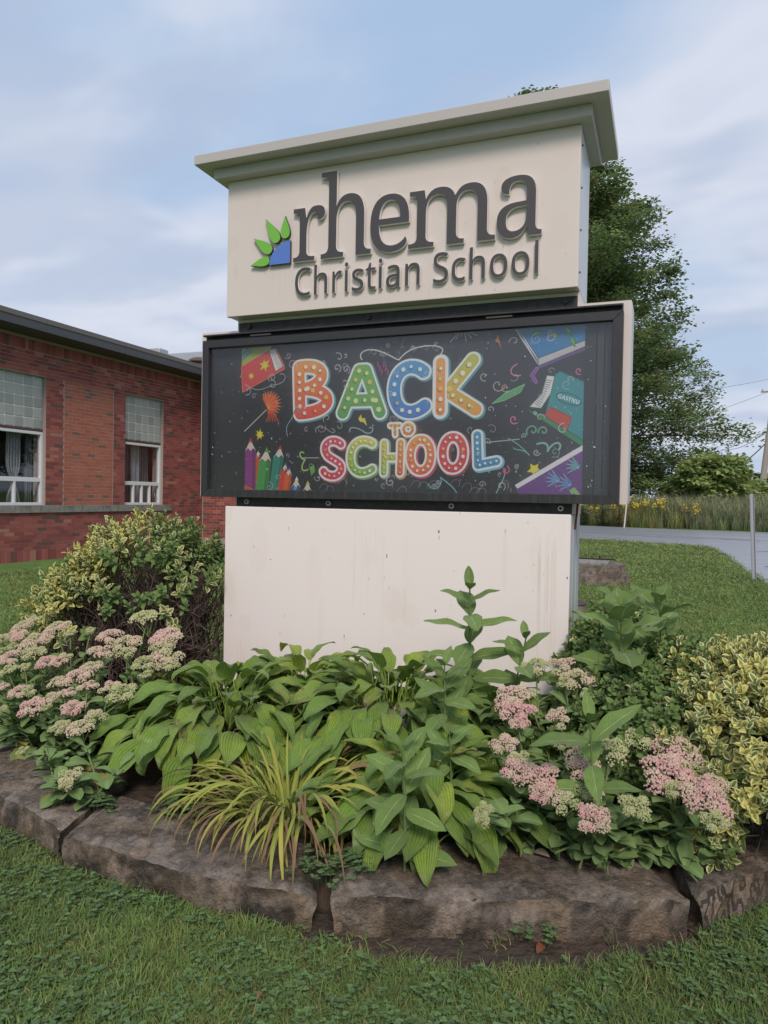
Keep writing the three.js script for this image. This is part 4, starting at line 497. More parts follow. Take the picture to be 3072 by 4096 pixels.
function car(x, z, turn, col, label, h = 1.45) {
  const t = thing('parked_car', label, 'car', [x, 0, z], 'cars far down the road'); t.rotation.y = turn;
  const s = new THREE.Shape(); s.moveTo(-2.2, 0.32); s.lineTo(-2.25, 0.75); s.bezierCurveTo(-2.2, 0.95, -1.9, 0.95, -1.6, 0.98); s.bezierCurveTo(-1.2, h, -0.9, h, -0.2, h); s.bezierCurveTo(0.5, h, 0.8, 1.2, 1.1, 0.95); s.lineTo(2.0, 0.8); s.bezierCurveTo(2.25, 0.75, 2.25, 0.5, 2.2, 0.32); s.closePath(); const g = new THREE.ExtrudeGeometry(s, { depth: 1.56, bevelEnabled: true, bevelSize: 0.06, bevelThickness: 0.1, bevelSegments: 3 }); g.translate(0, 0, -0.78); lpart('body', g, phys({ color: C(...col), roughness: 0.35, clearcoat: 1 }), t);
  for (const [a, b] of [[-1.4, 0.86], [1.4, 0.86], [-1.4, -0.86], [1.4, -0.86]]) { const w = lpart('wheel', new THREE.CylinderGeometry(0.33, 0.33, 0.2, 18).rotateX(Math.PI / 2).translate(a, 0.33, b), std({ color: C(0.015, 0.015, 0.015) }), t); lpart('rim', new THREE.CylinderGeometry(0.2, 0.2, 0.21, 12).rotateX(Math.PI / 2).translate(a, 0.33, b), galv, w); }
  const gl = phys({ color: C(0.02, 0.022, 0.025), roughness: 0.08 }); lpart('window', rbox(-1.3, 0.75, 1.0, h - 0.12, -0.89, 0.89, 0.03), gl, t); lpart('rear_window', box(-1.62, -1.2, 1.02, h - 0.1, -0.68, 0.68).translate(-0.02, 0, 0), gl, t);
  for (const b of [-0.72, 0.72]) { lpart('tail_light', rbox(-2.33, -2.24, 0.68, 0.86, b - 0.16, b + 0.16, 0.02), std({ color: C(0.4, 0.01, 0.01), roughness: 0.3 }), t); lpart('headlight', rbox(2.2, 2.3, 0.58, 0.72, b - 0.16, b + 0.16, 0.02), std({ color: C(0.7, 0.7, 0.7), roughness: 0.2 }), t); }
}
car(13.2, -112, 1.35, [0.03, 0.03, 0.035], 'dark parked car with red tail lights beside the distant poles'); car(12.6, -122, 1.3, [0.65, 0.65, 0.64], 'white parked car just past the tall leaning pole');
{ const t = thing('utility_cabinet', 'pale grey utility cabinet at the foot of the leaning pole', 'cabinet', [9.6, 0, -99]); lpart('body', rbox(-0.75, 0.75, 0, 2.9, -0.5, 0.5, 0.04), std({ color: C(0.33, 0.33, 0.33) }), t); lpart('door', rbox(-0.68, 0.68, 0.2, 2.7, 0.5, 0.53, 0.02), std({ color: C(0.36, 0.36, 0.36) }), t); }
// ---------- concrete manhole riser and round lid ----------
{
  const t = thing('manhole_riser', 'weathered round concrete manhole riser with hatch standing on the lawn', 'manhole', [-1.15, 0, -11.75]);
  const ring = (r0, r1, y0, y1, seed) => { const g = new THREE.CylinderGeometry(r1, r0, y1 - y0, 64, 4); g.translate(0, (y0 + y1) / 2, 0); const p = g.attributes.position; for (let i = 0; i < p.count; i++) { const x = p.getX(i), y = p.getY(i), z = p.getZ(i), l = Math.hypot(x, z); if (l > r1 * 0.9) { const n = 1 + 0.05 * (fbm(x * 5 + seed, y * 12, z * 5, 4) - 0.5); p.setXYZ(i, x * n, y + 0.02 * (fbm(x * 6, z * 6, seed, 3) - 0.5), z * n); } } g.computeVertexNormals(); return boxUV(toCreasedNormals(g, 0.7), 1.5); };
  lpart('base_ring', ring(0.70, 0.68, -0.05, 0.15, 2), stoneMat, t); lpart('top_ring', ring(0.62, 0.61, 0.145, 0.30, 7), stoneMat, t); const h = lpart('hatch', boxUV(rbox(-0.36, 0.36, 0.295, 0.33, -0.40, 0.40, 0.008)), concMat, t); lpart('hatch_bar', rbox(-0.42, 0.44, 0.331, 0.352, -0.3, -0.26, 0.004), barkMat, h); lpart('lifting_pin', new THREE.CylinderGeometry(0.012, 0.012, 0.05, 8).translate(0.2, 0.37, -0.28), barkMat, h);
  const d = thing('round_drum', 'dark round concrete drum with domed lid standing behind the sign', 'drum', [-0.80, 0, -6.75]); lpart('drum_body', boxUV(toCreasedNormals(new THREE.CylinderGeometry(0.16, 0.17, 0.36, 32).translate(0, 0.16, 0), 0.6)), stoneMat, d); lpart('drum_lid', new THREE.SphereGeometry(0.17, 32, 8, 0, 6.2832, 0, 1.57).scale(1, 0.22, 1).translate(0, 0.335, 0), std({ color: C(0.06, 0.055, 0.05), roughness: 0.85 }), d);
}
// ---------- planting ----------
const headsR = [[-0.362,0.614,-2.912,0.049,0.5],[-0.296,0.578,-2.863,0.056,0.5],[-0.457,0.609,-2.869,0.049,0.1],[-0.513,0.53,-2.682,0.058,0.7],[-0.486,0.496,-2.607,0.058,1],[-0.464,0.473,-2.555,0.033,0.9],[-0.461,0.537,-2.716,0.031,0.2],[-0.335,0.487,-2.638,0.041,0.4],[-0.489,0.433,-2.43,0.041,0.6],[-0.429,0.411,-2.374,0.033,0.3],[-0.424,0.395,-2.314,0.043,0.8],[-0.346,0.387,-2.304,0.054,0.9],[-0.33,0.37,-2.226,0.035,0.9],[-0.232,0.417,-2.457,0.052,0.5],[-0.221,0.399,-2.393,0.047,0.6],[-0.193,0.377,-2.302,0.04,0.3],[-0.186,0.37,-2.265,0.025,0.1],[-0.256,0.363,-2.204,0.037,0.2],[-0.17,0.352,-2.152,0.043,0.8],[-0.061,0.363,-2.257,0.04,0.1],[-0.154,0.43,-2.526,0.059,0],[-0.184,0.441,-2.555,0.039,0],[-0.072,0.449,-2.615,0.046,0],[0.026,0.517,-2.835,0.053,0],[-0.014,0.471,-2.7,0.033,0],[0.056,0.424,-2.575,0.069,0.7],[0.025,0.399,-2.466,0.07,0.8],[0.109,0.408,-2.533,0.03,0.2],[0.239,0.437,-2.68,0.056,0.3],[0.2,0.424,-2.619,0.034,0.1],[0.136,0.372,-2.368,0.061,0.8],[0.156,0.357,-2.262,0.033,0.1],[0.16,0.385,-2.445,0.042,0.6],[-0.476,0.352,-2.078,0.024,0.1],[-0.466,0.345,-2.025,0.021,0.1],[-0.302,0.438,-2.505,0.028,0],[0.046,0.382,-2.395,0.03,0],[-0.339,0.57,-2.829,0.028,0.1],[-0.251,0.543,-2.801,0.027,0]];
const headsL = [[-2.856,0.62,-2.584,0.04,0.5],[-2.837,0.646,-2.634,0.033,0.3],[-2.689,0.614,-2.635,0.054,0.5],[-2.688,0.583,-2.583,0.032,0.4],[-2.611,0.596,-2.632,0.025,0],[-2.831,0.58,-2.527,0.046,0.6],[-2.726,0.566,-2.54,0.06,0.5],[-2.803,0.548,-2.482,0.025,0.1],[-2.425,0.588,-2.686,0.05,0.6],[-2.32,0.566,-2.684,0.057,0.4],[-2.283,0.535,-2.642,0.042,0.2],[-2.406,0.535,-2.598,0.052,0.5],[-2.173,0.585,-2.77,0.068,0.6],[-2.148,0.556,-2.728,0.053,0.3],[-2.097,0.523,-2.686,0.062,0.4],[-2.06,0.497,-2.649,0.041,0.05],[-2.167,0.502,-2.621,0.048,0.1],[-2.116,0.468,-2.57,0.027,0.05],[-2.34,0.659,-2.832,0.066,0.05],[-2.538,0.609,-2.68,0.025,0],[-2.675,0.525,-2.484,0.045,0.2],[-2.756,0.508,-2.424,0.045,0.6],[-2.58,0.497,-2.464,0.041,0.8],[-2.531,0.51,-2.507,0.038,0.5],[-2.776,0.498,-2.398,0.031,0.7],[-2.702,0.47,-2.37,0.034,0.1],[-2.651,0.481,-2.409,0.027,0.1],[-2.37,0.484,-2.514,0.044,0.5],[-2.38,0.453,-2.448,0.053,0.7],[-2.306,0.428,-2.42,0.039,0.5],[-2.442,0.439,-2.395,0.036,0.4],[-2.4,0.395,-2.313,0.032,0.4],[-2.363,0.408,-2.356,0.036,0.5],[-2.214,0.43,-2.456,0.039,0.4],[-2.138,0.415,-2.448,0.055,0.1],[-2.557,0.408,-2.289,0.036,0.7],[-2.519,0.411,-2.309,0.032,0.05],[-2.428,0.371,-2.246,0.05,0.8],[-2.374,0.37,-2.262,0.022,0],[-2.266,0.372,-2.304,0.044,0.8],[-2.232,0.327,-2.195,0.033,0.3],[-2.229,0.335,-2.219,0.021,0.1],[-2.152,0.326,-2.221,0.048,0.4],[-2.142,0.352,-2.296,0.04,0.15],[-2.258,0.28,-2.044,0.02,0.1],[-1.973,0.244,-1.995,0.04,0.3],[-1.945,0.232,-1.95,0.024,0.05],[-2.644,0.422,-2.288,0.023,0.6],[-2.535,0.365,-2.195,0.019,0.1],[-2.883,0.571,-2.493,0.036,0.3],[-2.829,0.532,-2.443,0.021,0]];
const put = (m, x, y, z, az, pitch, roll = 0, s = 1) => { m.position.set(x, y, z); m.rotation.set(-pitch, az, roll, 'YXZ'); m.scale.setScalar(s); return m; };
// hosta
const hostaMap = (k, y, sick = 0) => tex(256, 128, (u, v) => { if (sick) { const e = fbm(u * 9, v * 9, 4, 4, 9) + (v > 0.8 ? (v - 0.8) * 2.4 : 0) + (Math.abs(u - 0.5) > 0.42 ? 0.12 : 0); if (e > 0.80 - 0.14 * sick) return lin3(0.20, 0.12, 0.055); if (e > 0.74 - 0.14 * sick) return lin3(0.42, 0.38, 0.09); } const w = Math.abs(Math.sin((u - 0.5) * Math.PI * 9)), vein = Math.pow(1 - w, 3), n = fbm(u * 10, v * 20, 3, 3, 10), mid = Math.abs(u - 0.5) < 0.02 ? 0.25 : 0; const q = (0.86 + 0.3 * n) * k; return lin3((mix(0.185, 0.31, y) + 0.035 * vein + mid * 0.12) * q, (mix(0.325, 0.38, y) + 0.03 * vein + mid * 0.13) * q, (mix(0.034, 0.040, y) + 0.01 * vein + mid * 0.05) * q); }, { srgb: true });
const hostaBump = tex(256, 64, (u) => g1(Math.abs(Math.sin((u - 0.5) * Math.PI * 9)) ** 0.7));
const hostaMats = [[1, 0], [0.85, 0.05], [1.1, 0.35], [1.05, 0.15], [1.15, 0.7], [1.0, 0.3, 0.8], [1.1, 0.9, 1]].map(([k, y, q]) => phys({ map: hostaMap(k, y, q), bumpMap: hostaBump, bumpScale: 0.004, roughness: 0.95, transmission: 0.3, thickness: 0, specularIntensity: 0.6, clearcoat: 0.3, clearcoatRoughness: 0.33 }));
const hostaGeos = []; { const r = rng(12); const S = []; for (let i = -8; i <= 8; i++) S.push(i / 8); for (let i = 0; i < 10; i++) { const dr = 0.5 + (i % 5) * 0.28, ph = r() * 6, wv = 0.003 + r() * 0.005, tw = (r() - 0.5) * 0.5; hostaGeos.push(leafGeo({ len: 0.21, wid: 0.086 + r() * 0.018, nl: 14, S, shape: (t) => Math.pow(Math.sin(Math.PI * Math.pow(Math.min(0.999, t * 0.985 + 0.012), 0.78)), 0.85) * (t > 0.8 ? 1 - 0.5 * (t - 0.8) : 1), pitch: (t) => 0.25 - dr * t * 1.2 - (t > 0.8 ? (t - 0.8) * 1.5 : 0), fold: 0.28, twist: (t) => tw * t, wave: (t, s) => wv * Math.sin(t * 14 + ph) * s * s - 0.0012 * Math.abs(Math.sin(s * Math.PI * 4.5)), stalk: 0.14, stalkR: 0.004, stalkDrop: 0.8 })); } }
function hosta(label, x, z, n, R, H, seed, o = {}) {
  const t = thing('hosta', label, 'plant', [x, 0.08, z], 'hosta plants in front of the sign'), r = rng(seed);
  n = Math.round(n * 2.1); for (let i = 0; i < n; i++) {
    const k = Math.sqrt((i + 0.5) / n), az = i * 2.39996 + r() * 0.7, d = R * (0.08 + 0.72 * k) * (0.85 + 0.3 * r()), y = H * (0.80 - 0.38 * Math.pow(k, 1.7)) * (0.85 + 0.3 * r()) + 0.02, s = (0.66 + 0.38 * r()) * (0.88 + 0.2 * k) * (o.s ?? 1), px = Math.sin(az) * d, pz = Math.cos(az) * d;
    if (z + pz + Math.cos(az) * 0.17 * s < -3.47 && Math.abs(x + px + 1.37) < 1.05) { if (pz + z < -3.33 || r() < 0.5) continue; }
    let pitch = mix(0.95, -0.65, Math.pow(k, 0.9)) + (r() - 0.5) * 0.5; { const room = (y + 0.08 - 0.12) / (0.17 * s); pitch = Math.max(pitch, 0.5 - Math.asin(clamp(room, -0.3, 1))); }
    put(lpart('leaf', hostaGeos[Math.floor(r() * 10)], hostaMats[r() < 0.09 ? 5 + Math.floor(r() * 2) : k < 0.45 && r() < 0.45 ? 2 + Math.floor(r() * 3) : Math.floor(r() * 3.3)], t), px, y, pz, az + (r() - 0.5) * 0.6, pitch, (r() - 0.5) * 0.6, s);
  }
  return t;
}
hosta('broad hosta clump with cascading ribbed leaves beside the pink sedum', -1.78, -2.70, 105, 0.52, 0.43, 1); hosta('hosta clump with upright leaf tips against the cream panel', -1.62, -3.08, 64, 0.42, 0.44, 2);
hosta('lush light green hosta clump between daylily and milkweed stems', -1.06, -2.86, 100, 0.50, 0.52, 3); hosta('low dark green hosta spilling over the long brown edging stone', -0.78, -2.43, 52, 0.36, 0.28, 4, { s: 1.1 }); hosta('shaded hosta tucked among the milkweed stems by the cream panel', -0.66, -3.0, 50, 0.40, 0.44, 5);
// yellowing daylily
{
  const r = rng(55), geos = []; for (let i = 0; i < 22; i++) { const brown = i % 3 === 0 ? 0.62 : i % 3 === 1 ? 0.88 : 1.1, yel = r(), bend = 1.5 + r() * 1.5, kink = 0.3 + r() * 0.4; geos.push(leafGeo({ len: 0.45 + r() * 0.11, wid: 0.0105 + r() * 0.005, nl: 16, S: [-1, 0, 1], fold: 0.5, shape: (t) => t < 0.1 ? 0.8 : t < 0.75 ? 1 : Math.max(0.03, 1 - (t - 0.75) / 0.25), pitch: (t) => 1.25 - bend * (t < kink ? t * 0.6 : kink * 0.6 + (t - kink) * 1.6), twist: (t) => (i % 5 - 2) * 0.35 * t, col: (t) => { const a = [0.25, 0.32, 0.06], b = [0.47, 0.43, 0.09], c = [0.26, 0.16, 0.085]; const k = clamp(t * 0.9 * yel + yel * 0.2), m = a.map((q, j) => mix(q, b[j], k)); return m.map((q, j) => mix(q, c[j], step(brown - 0.05, brown + 0.04, t + 0.06 * Math.sin(i * 7)))); } })); }
  const m = vleaf(0.25, 0.5), t = thing('daylily', 'arching yellowish daylily clump with brown withered tips drooping over the stone', 'plant', [-1.23, 0.08, -2.27]);
  for (let i = 0; i < 300; i++) { const k = Math.sqrt(r()), az = r() * 6.283, s = mix(0.62, 1.0, r()) * (0.85 + 0.2 * k), front = Math.cos(az) * 0.12; put(lpart('leaf', geos[Math.floor(r() * 22)], m, t), Math.sin(az) * 0.15 * k + (r() - 0.5) * 0.05, 0, Math.cos(az) * 0.09 * k + (r() - 0.5) * 0.05, az + (r() - 0.5) * 0.9, mix(0.36, -0.18, k) - front + (r() - 0.5) * 0.25, (r() - 0.5) * 0.4, s); }
}
// milkweed
const mwMap = (k) => tex(256, 256, (u, v) => { const a = Math.abs(u - 0.5) * 2, mid = step(0.045, 0.02, a), side = Math.pow(Math.max(0, Math.cos((v * 15 - a * 2.6) * 6.283)), 14) * (1 - a * 0.8), n = fbm(u * 8, v * 12, 3, 3, 8), q = (0.85 + 0.3 * n) * k; const l = clamp(mid * 0.9 + side * 0.22); return lin3(mix(0.150, 0.42, l) * q, mix(0.240, 0.48, l) * q, mix(0.060, 0.22, l) * q); }, { srgb: true });
const mwBump = tex(256, 256, (u, v) => { const a = Math.abs(u - 0.5) * 2; return g1(0.6 - 0.5 * step(0.07, 0.01, a) - 0.3 * Math.pow(Math.max(0, Math.cos((v * 15 - a * 2.6) * 6.283)), 8)); });
const mwMats = [0.9, 1.05, 1.2].map((k) => phys({ map: mwMap(k), bumpMap: mwBump, bumpScale: 0.0025, roughness: 0.95, transmission: 0.28, thickness: 0, specularIntensity: 0.5, clearcoat: 0.15, clearcoatRoughness: 0.45 }));
const S9 = [-1, -0.75, -0.5, -0.25, 0, 0.25, 0.5, 0.75, 1], oval = (p) => (t) => Math.pow(Math.sin(Math.PI * Math.pow(Math.min(0.995, t + 0.008), p)), 0.75);
const mwGeos = [], mwWide = []; { const r = rng(91); for (let i = 0; i < 6; i++) { const d = 0.25 + r() * 0.5, ph = r() * 6; const o = { len: 0.16, nl: 12, S: S9, pitch: (t) => 0.15 - d * t, fold: 0.22, wave: (t, s) => 0.003 * Math.sin(t * 12 + ph) * s * s, stalk: 0.012, stalkR: 0.003, stalkDrop: 0.2 }; mwGeos.push(leafGeo({ ...o, wid: 0.058 + r() * 0.008, shape: oval(0.9) })); mwWide.push(leafGeo({ ...o, wid: 0.088 + r() * 0.01, shape: oval(0.92), wave: (t, s) => 0.006 * Math.sin(t * 14 + ph) * s * s })); } }
const stemMat = leafMat(0.13, 0.19, 0.07, 0);
function milkweed(label, base, top, pairs, L, o = {}) {
  const t = thing('milkweed', label, 'plant', base, 'milkweed plants in the flower bed'), r = rng(o.seed ?? 1), B = V(0, 0, 0), T = V(top[0] - base[0], top[1] - base[1], top[2] - base[2]), c = bez(B, B.clone().lerp(T, 0.5).add(V(o.bow ?? 0.01, 0, 0.01)), T, 10), geos = o.wide ? mwWide : mwGeos;
  lpart('stem', tube(c, 0.0055, 0.003, 6), stemMat, t); const H = T.length();
  for (let i = 0; i < pairs; i++) { const f = mix(o.from ?? 0.3, 0.985, Math.pow(i / (pairs - 1), 0.85)), p = c[Math.min(10, Math.round(f * 10))].clone().lerp(T, 0).setY(T.y * f), up = i / (pairs - 1), az = (o.az ?? 1.4) + (i % 2) * Math.PI / 2 + (r() - 0.5) * 0.5, s = L / 0.16 * (up > 0.92 ? 0.55 : up > 0.75 ? 0.85 : 1) * (0.85 + r() * 0.25); p.x = T.x * f + (o.bow ?? 0.01) * 2 * f * (1 - f); p.z = T.z * f; for (const k of [0, Math.PI]) put(lpart('leaf', geos[Math.floor(r() * 6)], mwMats[Math.floor(r() * 3)], t), p.x, p.y, p.z, az + k + (r() - 0.5) * 0.25, mix(o.wide ? 0.3 : 0.1, 0.8, Math.pow(up, o.wide ? 1.5 : 3)) + (r() - 0.5) * 0.3, (r() - 0.5) * 0.4, s).quaternion.premultiply(new THREE.Quaternion().setFromAxisAngle(V(1, 0, 0), (o.wide ? 0.3 : 0.5) * (1 - up * 0.5))); }
}
milkweed('tallest milkweed stem standing against the cream lower panel', [-0.74, 0.08, -2.91], [-0.748, 0.905, -2.92], 8, 0.185, { seed: 1, from: 0.45, az: 1.75 }); milkweed('leaning milkweed stem beside the lower edge of the cream panel', [-0.60, 0.08, -2.87], [-0.505, 0.72, -2.90], 6, 0.17, { seed: 2, from: 0.5, az: 1.9, bow: -0.02 });
milkweed('milkweed stem rising from the lush light green hosta', [-0.73, 0.08, -2.54], [-0.755, 0.65, -2.59], 8, 0.155, { seed: 3, from: 0.38, az: 1.1 }); milkweed('milkweed stem right behind the hosta spilling over the stone', [-0.665, 0.08, -2.40], [-0.676, 0.455, -2.40], 7, 0.145, { seed: 4, from: 0.3, az: 0.9 });
milkweed('leafy milkweed leaning over the joint of the edging stones', [-0.72, 0.08, -2.08], [-0.727, 0.515, -2.06], 7, 0.165, { seed: 5, from: 0.22, az: 1.5 }); milkweed('milkweed with four crossed leaves among pink sedum heads', [-0.185, 0.08, -2.36], [-0.197, 0.60, -2.275], 4, 0.18, { seed: 6, from: 0.55, az: 1.9 });
milkweed('broad leaved milkweed rising from the green euonymus', [-0.153, 0.2, -2.98], [-0.148, 0.87, -2.94], 5, 0.225, { seed: 7, from: 0.6, az: 1.6, wide: true }); milkweed('broad leaved milkweed behind the green euonymus near the lawn', [-0.009, 0.2, -3.20], [-0.005, 0.87, -3.18], 4, 0.19, { seed: 8, from: 0.68, az: 1.2, wide: true }); milkweed('short milkweed hidden below pink sedum heads', [-0.187, 0.08, -2.60], [-0.19, 0.36, -2.57], 3, 0.14, { seed: 9, from: 0.5, az: 2.0 });
// sedum
const headGeos = {}; function headGeo(gk, v) { // domed cyme of tiny florets; gk 0 green bud .. 1 pink
  const key = gk + '_' + v; if (headGeos[key]) return headGeos[key]; const r = rng(1000 + v * 17 + gk * 100), l = [], lobes = 6 + Math.floor(r() * 4);
  for (let i = 0; i < lobes; i++) {
    const a = i * 2.39996 + r(), d = i ? 0.30 + 0.38 * Math.sqrt(i / lobes) * (0.8 + 0.4 * r()) : 0, c = V(Math.cos(a) * d, 0.16 - 0.45 * d * d + 0.12 * (r() - 0.5), Math.sin(a) * d), R = 0.30 + 0.12 * r(), pk = clamp(gk + (r() - 0.5) * 0.5);
    l.push(tint(tube(bez(V(0, -0.75, 0), V(c.x * 0.4, -0.4, c.z * 0.4), c, 3), 0.03, 0.02, 3), 0.20, 0.26, 0.10));
    for (let j = 0; j < 92; j++) { const u = r() * 6.283, w = Math.pow(r(), 0.55), q = V(Math.cos(u) * w, 0.75 * Math.sqrt(1 - w * w * 0.9), Math.sin(u) * w).multiplyScalar(R * (0.92 + 0.16 * r())).add(c), s = 0.036 + 0.024 * r(), f = new THREE.OctahedronGeometry(s, 0); f.rotateX(r() * 3); f.rotateY(r() * 3); f.translate(q.x, q.y, q.z); const k = clamp(pk + (r() - 0.5) * 0.45), cr = [0.40, 0.44, 0.20], pi = [0.58, 0.34, 0.33], be = [0.57, 0.46, 0.35]; const col = k < 0.5 ? cr.map((e, n) => mix(e, be[n], k * 2)) : be.map((e, n) => mix(e, pi[n], k * 2 - 1)); l.push(tint(f, ...col)); }
  }
  return headGeos[key] = merge(l);
}
const headMat = std({ color: 0xffffff, vertexColors: true, roughness: 0.8 }), sedStem = leafMat(0.17, 0.22, 0.09, 0);
const sedLeaf = []; { const r = rng(64); for (let i = 0; i < 8; i++) { const y = i === 7 ? 0.9 : i === 6 ? 0.5 : r() * 0.15, d = 0.2 + r() * 0.8, base = [0.150, 0.245, 0.085].map((q, j) => mix(q, [0.26, 0.25, 0.06][j], y)); sedLeaf.push(leafGeo({ len: 0.075, wid: 0.036 + r() * 0.006, nl: 10, S: [-1, -0.88, -0.45, 0, 0.45, 0.88, 1], shape: (t) => Math.pow(Math.sin(Math.PI * Math.pow(Math.min(0.995, t + 0.004), 1.35)), 0.7) * (0.95 + 0.07 * Math.sin(t * 42)) + 0.05, pitch: (t) => 0.35 - d * t, fold: 0.35, wave: (t, s) => 0.0015 * Math.sin(t * 9 + i) * s * s, col: (t, s) => { const e = Math.abs(s) > 0.95 ? 1.35 : Math.abs(s) < 0.1 ? 1.25 : 1; return base.map((q) => q * e); } })); } }
const sedLeafMat = vleaf(0.12, 0.42);
function sedum(label, root, heads, seed, extra = 6, front = 0) {
  const t = thing('sedum', label, 'plant', root, 'flowering sedum plants in the bed'), r = rng(seed), O = V(...root);
  const stem = (E, n, hr) => { const b = V((r() - 0.5) * 0.14, 0, (r() - 0.5) * 0.14), m = b.clone().lerp(E, 0.45).add(V((b.x - E.x) * 0.12, 0.05, (b.z - E.z) * 0.12)), c = bez(b, m, E, 10); lpart('stem', tube(c, 0.0055, 0.0035, 5), sedStem, t); let a = r() * 6; for (let i = 0; i < n; i++) { const f = mix(0.12, 0.86, (i + r() * 0.6) / n), p = c[Math.floor(f * 10)].clone().lerp(c[Math.min(10, Math.floor(f * 10) + 1)], f * 10 % 1); a += 2.0 + r() * 0.6; const low = f < 0.4; put(lpart('leaf', sedLeaf[low && r() < 0.16 ? 6 + Math.floor(r() * 2) : Math.floor(r() * 6)], sedLeafMat, t), p.x, p.y, p.z, a, mix(-0.35, 0.5, f) + (r() - 0.5) * 0.5, (r() - 0.5) * 0.6, (0.9 + r() * 0.6) * (1.2 - 0.4 * f)); } };
  for (const [x, y, z, R, g] of heads) { const E = V(x, y, z).sub(O), top = E.clone(); E.y -= R * 0.7; stem(E, 11, R); const gk = [0, 0.2, 0.4, 0.6, 0.8, 1].reduce((p, q) => Math.abs(q - g) < Math.abs(p - g) ? q : p), h = lpart('flower_head', headGeo(gk, Math.floor(r() * 2)), headMat, t); const out = V(E.x * 0.6, 0.5, E.z * 0.6 + 0.30); h.position.copy(top).y -= R * 0.15; h.quaternion.setFromUnitVectors(V(0, 1, 0), out.normalize().lerp(V(0, 1, 0), 0.35).normalize()).multiply(new THREE.Quaternion().setFromAxisAngle(V(0, 1, 0), r() * 6)); h.scale.set(R * 1.36, R * 1.75, R * 1.36); }
  for (let i = 0; i < (front ?? 0); i++) stem(V((r() - 0.5) * 0.26, 0.06 + 0.05 * r(), 0.16 + 0.10 * r()), 8, 0);
  for (let i = 0; i < extra; i++) { const a = r() * 6.28; stem(V(Math.cos(a) * (0.10 + 0.12 * r()), 0.10 + 0.14 * r(), Math.sin(a) * (0.10 + 0.12 * r())), 9, 0); }
}
const nearest = (heads, roots) => { const o = roots.map(() => []); for (const h of heads) { let b = 0, d = 9; roots.forEach((q, i) => { const e = Math.hypot(h[0] - q[0], (h[2] - q[2]) * 0.9); if (e < d) { d = e; b = i; } }); o[b].push(h); } return o; };
{ const roots = [[-0.43, 0.08, -2.50], [-0.19, 0.08, -2.46], [0.02, 0.08, -2.56], [-0.34, 0.08, -2.80], [0.12, 0.08, -2.62]], L = ['deep pink sedum next to the low dark green hosta', 'pink and cream sedum around the crossed leaf milkweed', 'large headed pink sedum leaning over the stone by the yellow shrub', 'pale sedum beside the cream panel and leaning milkweed', 'sedum with pink heads pressed against the yellow shrub'], H = nearest(headsR, roots); roots.forEach((q, i) => sedum(L[i], q, H[i], 300 + i, 7, [2, 5, 5, 0, 3][i])); }
{ const roots = [[-2.62, 0.1, -2.42], [-2.30, 0.1, -2.38], [-2.22, 0.1, -2.62], [-2.55, 0.1, -2.62], [-2.82, 0.1, -2.55], [-2.02, 0.1, -2.10]], L = ['pink sedum with many heads above the end edging stone', 'pink and cream sedum between the edging stone and hosta', 'tall pale sedum in front of the bare twigs of the bush', 'sedum with dusty pink heads below the yellow leaved bush', 'sedum with crowded pale heads beside the lawn edge', 'small low sedum sprig resting over the edging stone'], H = nearest(headsL, roots); roots.forEach((q, i) => sedum(L[i], q, H[i], 400 + i, i === 5 ? 2 : 9)); }
// variegated euonymus
function sprigGeo(seed, kind, n = 5) { // kind 0 green, 1 green with cream rim, 2 mostly yellow
  const r = rng(seed), l = [], gr = [[0.165, 0.255, 0.075], [0.16, 0.235, 0.065], [0.26, 0.30, 0.08]][kind], rim = [[0.21, 0.30, 0.085], [0.76, 0.71, 0.36], [0.76, 0.68, 0.24]][kind], H = 0.055 + r() * 0.02;
  l.push(tint(tube([V(0, -0.05, 0), V(0.003, 0, 0), V(0, H, 0)], 0.0018, 0.0012, 4), 0.13, 0.15, 0.05));
  for (let i = 0; i < n; i++) for (const k of [0, Math.PI]) { const f = i / (n - 1), a = i * 1.57 + k + (r() - 0.5) * 0.5, L = (0.030 + r() * 0.010) * (1 - 0.3 * f), plain = kind && r() < 0.12, cv2 = 0.55 + r() * 0.15; const g = leafGeo({ len: L, wid: L * (0.52 + r() * 0.12), nl: 5, S: [-1, -0.7, -0.42, 0, 0.42, 0.7, 1], shape: oval(0.95), pitch: (t) => 0.3 - 0.7 * t, fold: 0.3, col: (t, s) => { const e = kind && !plain && (Math.abs(s) > cv2 || t > 0.86 || (kind === 2 && Math.abs(s) > 0.3 && r() < 0.4)); const u = 0.85 + 0.3 * r(); return (plain && kind === 2 ? rim : e ? rim : gr).map((q) => q * u); }, stalk: 0.004, stalkR: 0.001 }); g.rotateX(-mix(0.15, 1.0, f)); g.rotateY(a); g.translate(0, H * f, 0); l.push(g); }
  return merge(l);
}
const sprigs = [0, 1, 2].map((k) => [0, 1, 2].map((v) => sprigGeo(500 + k * 10 + v, k))), euMat = vleaf(0.22, 0.4);
const twigMat = std({ color: C(0.12, 0.085, 0.070), roughness: 0.9 });
